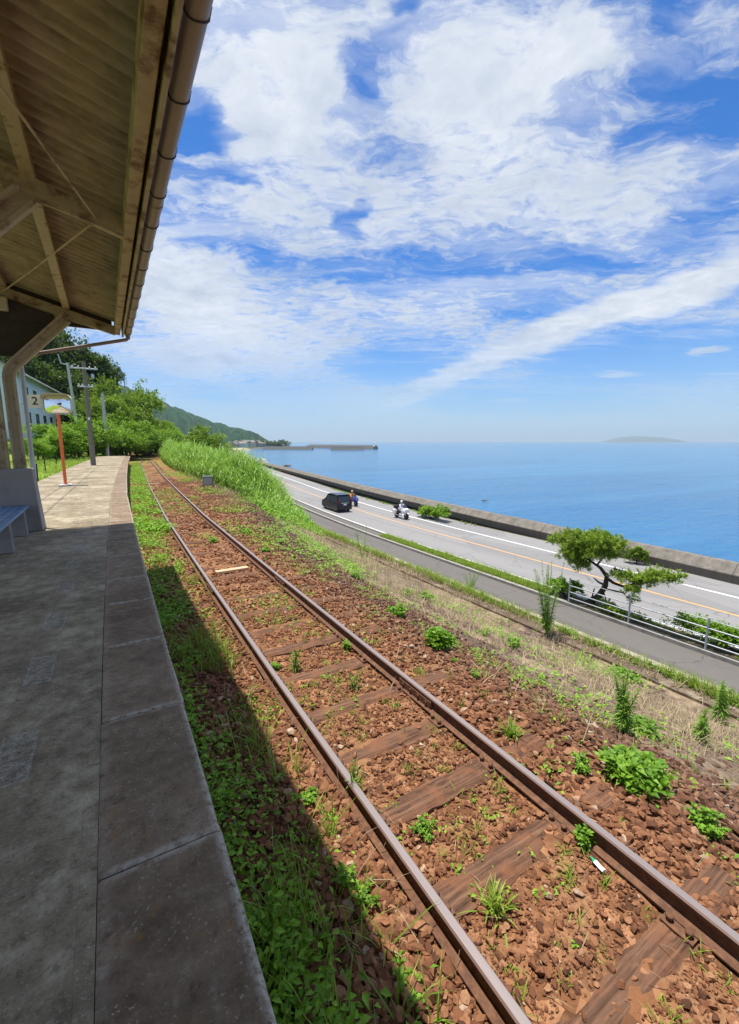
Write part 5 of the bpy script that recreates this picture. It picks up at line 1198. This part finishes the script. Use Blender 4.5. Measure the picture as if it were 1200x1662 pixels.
# ------------------------------------------------------------------ vehicles on the road
def wheel(parent, c, r, w, ax='x', off=(0, 0, 0)):
    m = MB(); m.lathe((c[0], c[1], c[2]) if ax == 'x' else c, [(r * .62, -w / 2), (r * .94, -w / 2), (r, -w * .32), (r, w * .32), (r * .94, w / 2), (r * .62, w / 2)], 18, axis=ax)
    wh = m.build('wheel', M['rubber'], parent, off)
    m = MB(); m.lathe(c, [(r * .12, -w * .46), (r * .62, -w * .40), (r * .62, w * .40), (r * .12, w * .46)], 14, axis=ax, smooth=False); m.build('rim', M['chrome'], wh, off); return wh
def van():
    px, ty = 20.22, 38.6
    v = thing('parked_car' if 0 else 'van', 'black minivan seen from behind driving away along the coast road', 'van', (px, ty + 2.2, -5.49), R(-2.5))
    # side outline (y forward, z up); rear at y=-2.25
    prof = [(-2.26, .32), (-2.28, .62), (-2.24, .98), (-2.14, 1.42), (-2.02, 1.80), (-1.86, 1.88), (.0, 1.92), (.62, 1.84), (1.36, 1.16), (2.12, .98), (2.26, .78), (2.28, .34), (1.95, .24), (-1.95, .24)]
    m = MB(); ws = {z: .86 for _, z in prof}; W2 = lambda z: .87 - max(0, z - .95) * .14
    n = len(prof); vs = []
    for fx in (-1, -.93, .93, 1):
        for y, z in prof:
            k = .965 if abs(fx) == 1 else 1.0
            vs.append((fx / 1 * W2(z), (y) * k, .24 + (z - .24) * (1 if abs(fx) < 1 else .975)))
    F = [(r * n + i, r * n + (i + 1) % n, (r + 1) * n + (i + 1) % n, (r + 1) * n + i) for r in range(3) for i in range(n)] + [tuple(range(n)), tuple(range(4 * n - 1, 3 * n - 1, -1))]
    m.add(vs, F); body = m.build('body', M['car_black'], v)
    for sx in (-1, 1):
        for y0, y1, yt0, yt1 in ((-1.98, -1.28, -1.86, -1.28), (-1.20, -.22, -1.20, -.22), (-.14, .98, -.14, .52)):
            g = MB(); a = .012
            pts = [(sx * (W2(1.10) * 1.0 + a - .004), y0, 1.10), (sx * (W2(1.10) + a - .004), y1, 1.10), (sx * (W2(1.68) + a), yt1, 1.68), (sx * (W2(1.68) + a), yt0, 1.68)]
            q = [(p[0] - sx * .03, p[1], p[2]) for p in pts]; g.add(pts + q, [(0, 1, 2, 3), (7, 6, 5, 4)] + [(i, i + 4, (i + 1) % 4 + 4, (i + 1) % 4) for i in range(4)]); g.build('side_window', M['glass_dark'], v)
        g = MB(); g.prism([(sx * .72, 1.02), (sx * .85, 1.00), (sx * .80, 1.46), (sx * .70, 1.46)], 'y', -2.27, -2.05); g.build('tail_light', M['tail'], v)
        g = MB(); g.box((sx * .98, .92, 1.18), (.20, .10, .17)); g.build('door_mirror', M['car_black'], v, bevel=.03)
        g = MB(); g.box((sx * .62, 2.16, .82), (.38, .2, .16)); g.build('headlight', M['lens'], v, bevel=.03)
        for y in (-1.42, 1.40): wheel(v, (sx * .76, y, .325), .325, .21)
    g = MB(); pts = [(-.66, -2.19, 1.16), (.66, -2.19, 1.16), (.60, -2.05, 1.70), (-.60, -2.05, 1.70)]; pts = [(x, y - .03, z) for x, y, z in pts]; q = [(x, y + .05, z) for x, y, z in pts]
    g.add(pts + q, [(0, 1, 2, 3), (7, 6, 5, 4)] + [(i, i + 4, (i + 1) % 4 + 4, (i + 1) % 4) for i in range(4)]); g.build('rear_window', M['glass_dark'], v)
    g = MB(); pts = [(-.68, 1.34, 1.20), (.68, 1.34, 1.20), (.60, .68, 1.80), (-.60, .68, 1.80)]; pts = [(x, y + .03, z + .01) for x, y, z in pts]; q = [(x, y - .04, z - .03) for x, y, z in pts]
    g.add(pts + q, [(0, 1, 2, 3), (7, 6, 5, 4)] + [(i, i + 4, (i + 1) % 4 + 4, (i + 1) % 4) for i in range(4)]); g.build('windscreen', M['glass_dark'], v)
    g = MB(); g.box((0, -2.29, .86), (.34, .02, .17)); g.build('number_plate', M['white_paint'], v, bevel=.004)
    g = MB(); g.box((0, -2.26, 1.02), (.9, .05, .06)); g.build('trim_bar', M['chrome'], v, bevel=.01)
    g = MB(); g.box((0, -2.25, .45), (1.62, .14, .26)); g.build('bumper', M['car_black'], v, bevel=.04)
    v.scale = (.93, .93, .93)
    g = MB(); g.box((0, -2.02, 1.90), (1.2, .34, .05)); g.build('roof_spoiler', M['car_black'], v, bevel=.015)
van()
def skin_person(label, root_loc, rz, J, E, rad, cloth, headc, helm, group=None):
    """J joints (local, rider faces +y), edges E, radii; pelvis is joint 0"""
    p = thing('person', label, 'person', root_loc, rz, group)
    me = bpy.data.meshes.new('body'); me.from_pydata([tuple(j) for j in J], E, []); o = bpy.data.objects.new('body', me); COL.objects.link(o); o.parent = p
    md = o.modifiers.new('skin', 'SKIN'); md.use_smooth_shade = True
    for i, v in enumerate(me.skin_vertices[0].data): v.radius = rad[i] if isinstance(rad[i], tuple) else (rad[i], rad[i]); v.use_root = (i == 0)
    sb = o.modifiers.new('sub', 'SUBSURF'); sb.levels = 1; sb.render_levels = 1
    me.materials.append(cloth)
    h = J[4]; m = MB(); c = Vector(h) + Vector((0, .01, .11))
    m.lathe((c.x, c.y, c.z), [(.02, -.125), (.055, -.115), (.07, -.06), (.085, 0), (.08, .06), (.03, .11)], 12); m.build('head', M['skin'], p)
    m = MB(); m.lathe((c.x, c.y - .012, c.z), [(.118, -.06), (.128, .0), (.122, .06), (.09, .115), (.04, .142), (.005, .148)], 14); hm = m.build('helmet', helm, p)
    m = MB(); m.box((c.x, c.y + .112, c.z + .012), (.17, .03, .07)); m.build('visor', M['glass_dark'], hm, bevel=.012)
    return p, o
RJ = [(0, -.12, .80), (0, -.10, 1.00), (0, -.02, 1.24), (0, .0, 1.36), (0, .02, 1.44),
      (.19, .0, 1.30), (.27, .16, 1.08), (.30, .40, 1.02), (-.19, .0, 1.30), (-.27, .16, 1.08), (-.30, .40, 1.02),
      (.13, .02, .78), (.22, .36, .72), (.22, .20, .34), (.23, .32, .27), (-.13, .02, .78), (-.22, .36, .72), (-.22, .20, .34), (-.23, .32, .27)]
RE = [(0, 1), (1, 2), (2, 3), (3, 4), (2, 5), (5, 6), (6, 7), (2, 8), (8, 9), (9, 10), (0, 11), (11, 12), (12, 13), (13, 14), (0, 15), (15, 16), (16, 17), (17, 18)]
RR = [.15, (.16, .13), (.17, .13), .07, .055, .075, .055, .04, .075, .055, .04, .105, .075, .055, .045, .105, .075, .055, .045]
def motorcycle(label, loc, rz, paint, panniers):
    b = thing('motorcycle', label, 'motorcycle', loc, rz)
    for y in (.74, -.72): wheel(b, (0, y, .31), .31, .14)
    m = MB(); m.sweep([(-.13, -.12), (.13, -.12), (.16, .02), (.10, .12), (-.10, .12), (-.16, .02)], [(0, -.55, .55), (0, -.15, .56), (0, .25, .66), (0, .42, .72)]); m.build('engine_frame', M['rubber'], b)
    m = MB(); m.sweep([(-.15, -.06), (.15, -.06), (.17, .06), (.10, .15), (-.10, .15), (-.17, .06)], [(0, .02, .78), (0, .2, .86), (0, .42, .86)]); m.build('tank', paint, b, bevel=.02)
    m = MB(); m.sweep([(-.15, -.04), (.15, -.04), (.14, .05), (-.14, .05)], [(0, -.78, .82), (0, -.4, .76), (0, .0, .76)]); m.build('seat', M['cloth_dark'], b, bevel=.02)
    m = MB(); m.sweep([(-.26, -.30), (.26, -.30), (.30, .0), (.20, .22), (-.20, .22), (-.30, .0)], [(0, .40, .80), (0, .62, .80), (0, .84, .74)]); m.build('fairing', paint, b, bevel=.03)
    m = MB(); m.add([(-.2, .62, 1.0), (.2, .62, 1.0), (.16, .45, 1.30), (-.16, .45, 1.30), (-.2, .60, 1.0), (.2, .60, 1.0), (.16, .43, 1.30), (-.16, .43, 1.30)], [(0, 1, 2, 3), (7, 6, 5, 4), (0, 4, 5, 1), (1, 5, 6, 2), (2, 6, 7, 3), (3, 7, 4, 0)]); m.build('windscreen', M['glass_dark'], b)
    m = MB(); m.lathe((0, .845, .80), [(.09, -.02), (.10, .0), (.06, .03)], 12, axis='y'); m.build('headlight', M['lens'], b)
    m = MB(); m.tube([(-.34, .38, 1.02), (-.15, .50, 1.00), (.15, .50, 1.00), (.34, .38, 1.02)], .016, 6); m.build('handlebar', M['rubber'], b)
    for sx in (-.09, .09):
        m = MB(); m.tube([(sx, .74, .31), (sx, .52, .98)], .028, 8); m.build('fork', M['chrome'], b)
    m = MB(); m.tube([(.17, .1, .30), (.18, -.5, .30), (.19, -.95, .36)], .045, 8); m.build('exhaust', M['chrome'], b)
    m = MB(); m.sweep([(-.08, 0), (.08, 0), (.08, .012), (-.08, .012)], [(0, .74 + .37 * math.sin(a), .31 + .37 * math.cos(a)) for a in np.linspace(-.9, .9, 7)]); m.build('mudguard', paint, b)
    if panniers:
        for sx in (-.30, .30):
            m = MB(); m.box((sx, -.68, .62), (.20, .48, .38)); m.build('pannier', paint, b, bevel=.04)
        m = MB(); m.box((0, -.82, 1.02), (.44, .36, .30)); m.build('top_box', M['cloth_dark'] if panniers == 2 else paint, b, bevel=.05)
    return b
a, t = 23.02, 33.0; rz = math.pi + R(2)
motorcycle('white touring motorcycle with panniers coming along the far lane', (a, t, -5.495), rz, M['moto_white'], 2)
skin_person('rider in pale jacket and white helmet on the white motorcycle', (a, t, -5.495), rz, RJ, RE, RR, M['cloth_white'], 0, M['moto_white'])
a, t = 23.05, 42.6; rz = math.pi + R(6)
motorcycle('dark blue motorcycle half hidden behind the black van', (a, t, -5.495), rz, M['moto_blue'], 0)
skin_person('rider in an orange vest on the dark blue motorcycle', (a, t, -5.495), rz, RJ, RE, RR, M['cloth_orange'], 0, M['sign_cream'])

# ------------------------------------------------------------------ house on the terrace
hx, hy = -9.0, 66
hc = unY(27, 607, 62); hd = unY(98, 635, 88)
A = Vector((hc[0], 62, 0)); B = Vector((hd[0], 88, 0)); dirv = (B - A); Lh = dirv.length; rz = math.atan2(dirv.y, dirv.x); zE = (hc[1] + hd[1]) / 2; zB = zE - 6.4
h = thing('house', 'white sided two storey house with brown tiled roof behind the platform field', 'house', (A.x, A.y, zB), rz)
E_ = zE - zB; D_ = 9.0     # local x along the facade, y into the hill
m = MB(); m.add([(0, 0, -3), (Lh, 0, -3), (Lh, D_, -3), (0, D_, -3), (0, 0, E_), (Lh, 0, E_), (Lh, D_, E_), (0, D_, E_), (0, D_ / 2, E_ + 2.6), (Lh, D_ / 2, E_ + 2.6)], [(0, 1, 5, 4), (2, 3, 7, 6), (1, 2, 6, 9, 5), (3, 0, 4, 8, 7), (4, 5, 9, 8), (6, 7, 8, 9)]); m.build('wall', M['house_wall'], h)
m = MB()
for sg in (-1, 1):
    y0, y1 = (-.7, D_ / 2) if sg < 0 else (D_ + .7, D_ / 2); z0 = E_ - .40; z1 = E_ + 2.62
    m.add([(-.6, y0, z0), (Lh + .6, y0, z0), (Lh + .6, y1, z1), (-.6, y1, z1), (-.6, y0, z0 + .2), (Lh + .6, y0, z0 + .2), (Lh + .6, y1, z1 + .22), (-.6, y1, z1 + .22)], [(0, 1, 2, 3), (7, 6, 5, 4), (0, 4, 5, 1), (1, 5, 6, 2), (2, 6, 7, 3), (3, 7, 4, 0)])
rf = m.build('roof', M['house_roof'], h)
m = MB(); m.tube([(-.6, -.78, E_ - .42), (Lh + .6, -.78, E_ - .42)], .09, 8); m.build('gutter', M['alu'], rf)
for wx in np.arange(2.2, Lh - 1.5, 4.2):
    for wz, hh in ((.5, 1.7), (3.7, 1.3)):
        m = MB(); m.box((wx + .9, -.03, wz + hh / 2), (1.9, .10, hh + .2)); f = m.build('window', M['white_paint'], h)
        m = MB(); m.box((wx + .45, -.07, wz + hh / 2), (.82, .06, hh)); m.box((wx + 1.36, -.07, wz + hh / 2), (.82, .06, hh)); m.build('pane', M['glass_dark'], f)
m = MB(); m.box((Lh / 2, -.05, 3.1), (Lh, .10, .16)); m.build('band', M['white_paint'], h)
# a small bench-like timber trolley at the far end of the platform
a, b = un(196, 732, -.1)
tb = thing('timber_bench', 'little brown timber bench at the far end of the platform', 'bench', (a, b, float(gz(a, b))), R(10))
m = MB(); m.box((0, 0, .62), (1.9, .5, .09)); m.build('seat', M['bark'], tb, bevel=.01)
for sx in (-.7, .7): m = MB(); m.box((sx, 0, .29), (.12, .44, .58)); m.build('leg', M['bark_dark'], tb, bevel=.01)

# ------------------------------------------------------------------ far shore
SEA = -9.0
def az_pt(px, r):
    a = math.atan((px - 600) / (FOC / math.cos(PITCH))) + YAW; return r * math.sin(a), r * math.cos(a)
def coast(name, pts, z, mat, label, catg, kind='structure'):
    m = MB(); n = len(pts); m.add([(x, y, z) for x, y in pts], [tuple(range(n))]); o = m.build(name, mat, fix=False); return tag(o, label, catg, kind=kind)
# low land behind the beach, one sheet
shore = [(20, 170), (46, 200), (60, 260), (78, 330), az_pt(388, 440), az_pt(388, 520), az_pt(400, 600), az_pt(420, 720), az_pt(455, 800), az_pt(470, 900), az_pt(455, 1400), az_pt(100, 1800), az_pt(-300, 900), (-300, 200)]
coast('coastal_land', shore, SEA + 2.2, M['hill_near'], 'green coastal flat below the far mountain', 'land')
sk = MB(); 
for (p, q) in zip(shore[:9], shore[1:10]):
    sk.add([(p[0], p[1], SEA + 2.2), (q[0], q[1], SEA + 2.2), (q[0] + 4, q[1] - 1, SEA - .5), (p[0] + 4, p[1] - 1, SEA - .5)], [(0, 1, 2, 3)])
o = sk.build('shore_edge', M['rock'], fix=False); tag(o, 'dark rocky edge of the far shore', 'shore', kind='structure')
bp = [az_pt(362, 470), az_pt(372, 455), az_pt(392, 470), az_pt(398, 520), az_pt(408, 600), az_pt(385, 600), az_pt(365, 540)]
m = MB(); n = len(bp); cxm = (sum(p[0] for p in bp) / n, sum(p[1] for p in bp) / n)
m.add([(x, y, SEA - .2) for x, y in bp] + [(cxm[0] + (x - cxm[0]) * .6, cxm[1] + (y - cxm[1]) * .6, SEA + 3.2) for x, y in bp], [tuple(range(n, 2 * n))] + [(i, (i + 1) % n, (i + 1) % n + n, i + n) for i in range(n)]); tag(m.build('beach', M['sand']), 'pale sandy beach at the foot of the far mountain', 'beach', kind='structure')
# armour stones at the bend of the wall
n = 260; tq = rng.uniform(150, 330, n); xq = 31 + c_wall(tq) - 5 + rng.uniform(-8, 5, n); g = rng.uniform(.8, 1.7, n)
o = put('armour_stones', scatter_rocks(xq, tq, SEA + 1.6 + rng.uniform(0, 2.2, n), g, rng.uniform(.75, 1, n), np.ones(n)), simple('pale_armour_stone', (.42, .41, .38), .9, 0, .2, 1.5)); tag(o, 'pale grey armour stones piled at the bend of the shore', 'rocks', kind='stuff')
# near hillside under the trees, far mountain
def polar(name, azs, rs, fz, mat, label):
    V = []; 
    for r in rs:
        for a in azs: x, y = r * math.sin(a), r * math.cos(a); V.append((x, y, fz(a, r)))
    na = len(azs); i = (np.arange(len(rs) - 1)[:, None] * na + np.arange(na - 1)[None]).ravel()
    o = put(name, fast_mesh(name, np.array(V), np.stack([i, i + 1, i + na + 1, i + na], 1), smooth=True), mat); return tag(o, label, 'hill', kind='structure')
ridge_px = [(-900, 520), (-200, 560), (60, 590), (180, 622), (250, 645), (300, 667), (350, 686), (395, 698), (420, 707), (434, 714), (446, 722), (470, 735)]
raz = [math.atan((p - 600) / (FOC / math.cos(PITCH))) + YAW for p, _ in ridge_px]
R0 = 1500.
rh = []
for p, y in ridge_px:
    u = (p - 600) / FOC; v = (y - 831) / FOC; Y = math.cos(PITCH) - v * math.sin(PITCH); dn = v * math.cos(PITCH) + math.sin(PITCH); rh.append(CAMZ - dn / math.hypot(u, Y) * R0)
def mount(a, r):
    top = np.interp(a, raz, rh) + 11 * (vnoise(a * 90, 1.5, 41) - .5) * smooth(top0 := np.interp(a, raz, rh), 0, 60)
    k = smooth(r, 820, R0) ** 1.0 * smooth(r, 2600, R0 + 100) if r > R0 else smooth(r, 820, R0)
    z = SEA + 1.8 + (top - SEA - 1.8) * float(k); am = max(0., float(k) * (1 - float(k)) * 4)
    return z + (float(vnoise(a * 130, r * .012, 44)) - .5) * 26 * am * (1 if top > 12 else .1) + (float(vnoise(a * 420, r * .05, 45)) - .5) * 7 * min(1, max(0, (z - 4) / 20))
polar('hills', np.linspace(raz[0], raz[-1], 330), np.concatenate([np.arange(800, 1560, 16), np.arange(1560, 2700, 60)]), mount, M['forest'], 'long wooded mountain sloping down to the harbour')
# faint island on the horizon
ip = [(975, 717), (990, 713), (1005, 709), (1030, 707), (1055, 708), (1080, 710), (1100, 713), (1118, 717)]
iz = [math.atan((p - 600) / (FOC / math.cos(PITCH))) + YAW for p, _ in ip]
ih = [(717 - y) / FOC * 11500 * .93 * math.cos(math.atan((p - 600) / FOC)) for p, y in ip]
polar('island', np.linspace(iz[0], iz[-1], 60), np.array([10700, 11100, 11500, 11900, 12300.]), lambda a, r: SEA - 1 + (np.interp(a, iz, ih) + 8) * max(0, 1 - abs(r - 11500) / 800), M['island'], 'faint blue island on the horizon')
# harbour walls
def pier(pxa, pxb, r0, r1, h, wdt, label, extra=None):
    a = Vector((*az_pt(pxa, r0), 0)); b = Vector((*az_pt(pxb, r1), 0)); d = (b - a); L = d.length; o = thing('breakwater', label, 'breakwater', (a.x, a.y, SEA), math.atan2(d.y, d.x))
    m = MB(); m.prism([(-wdt / 2 - 1.5, -1), (wdt / 2 + 1.5, -1), (wdt / 2, h), (-wdt / 2, h)], 'x', 0, L); m.build('wall', M['conc_dark'], o)
    m = MB(); m.prism([(wdt / 2 - 1.3, h), (wdt / 2 - .1, h), (wdt / 2 - .3, h + 1.6), (wdt / 2 - 1.1, h + 1.6)], 'x', 1, L - 1); m.build('parapet', M['conc'], o)
    return o, L
pier(537, 592, 570, 575, 2.6, 5, 'detached front breakwater of dark concrete in the middle of the bay')
o, L = pier(500, 610, 800, 640, 4.2, 7, 'long rear breakwater ending in a small beacon')
m = MB(); m.lathe((L - 3, 0, 4.2), [(1.5, 0), (1.3, .6), (.75, .8), (.6, 4.2), (1.0, 4.4), (1.0, 4.7), (.5, 4.8), (.5, 5.9), (.1, 6.5)], 12); m.build('beacon', M['white_paint'], o)
pier(428, 508, 620, 600, 2.8, 6, 'low dark quay in front of the far town')
# town: little gabled houses by the shore
for i, (px, r, w, hh) in enumerate([(372, 700, 12, 6), (380, 690, 10, 5), (388, 720, 14, 7), (396, 710, 11, 6), (403, 740, 12, 7), (410, 730, 10, 5), (416, 770, 16, 8), (424, 760, 12, 6), (431, 790, 14, 7), (438, 780, 12, 6), (446, 800, 15, 6), (453, 810, 12, 5), (384, 760, 12, 8), (400, 790, 12, 9), (412, 820, 14, 9), (428, 830, 14, 9), (440, 840, 12, 7), (392, 800, 12, 9)]):
    x, y = az_pt(px, r); m = MB(); d = 9.; a = w / 2; b = d / 2
    m.add([(-a, -b, 0), (a, -b, 0), (a, b, 0), (-a, b, 0), (-a, -b, hh), (a, -b, hh), (a, b, hh), (-a, b, hh), (-a, 0, hh + 2.4), (a, 0, hh + 2.4)], [(0, 1, 5, 4), (2, 3, 7, 6), (1, 2, 6, 9, 5), (3, 0, 4, 8, 7)], 0)
    m.add([(-a - .5, -b - .6, hh - .3), (a + .5, -b - .6, hh - .3), (a + .5, 0, hh + 2.5), (-a - .5, 0, hh + 2.5), (-a - .5, b + .6, hh - .3), (a + .5, b + .6, hh - .3)], [(0, 1, 2, 3), (3, 2, 5, 4)], 1)
    o = m.build('town_house', [[M['house_wall'], M['conc'], M['sign_cream']][i % 3], [M['house_roof'], M['conc_dark'], M['rock']][(i * 7) % 3]], fix=False); o.location = (x, y, SEA + 2.2); o.rotation_euler = (0, 0, random.uniform(0, 3.1)); tag(o, 'tiny pale house in the far harbour town under the mountain', 'house', 'far harbour town houses')
# wooded knoll at the tip of the town
blobs = [((random.uniform(-26, 26), random.uniform(-8, 8), random.uniform(2, 6)), (9, 7, 6)) for _ in range(9)]
o = joinm('shore_wood', crown_mesh('w', blobs, 2600, 2.2, .6), M['tree_dark']); x, y = az_pt(443, 770); o.location = (x, y, SEA + 2); tag(o, 'dark wood on the low headland by the harbour', 'wood', kind='stuff')
# rocks standing in the water
for (px, py, s, lab) in ((466, 757, 2.2, 'largest dark rock in the water beyond the reeds'), (474, 760, .9, 'small dark rock just right of the largest rock in the water'), (465, 768, 1.3, 'flat dark rock nearest the sea wall below the largest rock'), (477, 770, 1.4, 'flat dark rock right of the one nearest the sea wall'), (788, 812, 1.0, 'lone little dark rock breaking the water in the middle of the sea'), (448, 723, 5, 'pale rocky islet off the far beach')):
    x, y = un(px, py, SEA); V, F = ROCKS[random.randrange(14)]; V = V * np.array([s, s * .8, s * (.8 if 'flat' not in lab and 'lone' not in lab else .3)]); o = put('sea_rock', fast_mesh('sea_rock', V, F), M['rock']); o.location = (x, y, SEA); tag(o, lab, 'rock')

# ------------------------------------------------------------------ sea haze
hz = MB(); hx0, hx1, hy0, hy1, hz0, hz1 = -3500, 12600, -2500, 13500, -10.5, 265
hz.box(((hx0 + hx1) / 2, (hy0 + hy1) / 2, (hz0 + hz1) / 2), (hx1 - hx0, hy1 - hy0, hz1 - hz0))
hm = bpy.data.materials.new('haze'); hm.use_nodes = True; t = NT(hm.node_tree); t.n.clear(); o = t.node('ShaderNodeOutputMaterial'); v = t.node('ShaderNodeVolumePrincipled')
v.inputs['Color'].default_value = (.74, .90, 1, 1); v.inputs['Density'].default_value = .00012; v.inputs['Anisotropy'].default_value = .2; t.l.new(v.outputs[0], o.inputs['Volume'])
tag(hz.build('haze', hm), 'pale blue sea haze fading the far mountain and island', 'haze', kind='stuff')
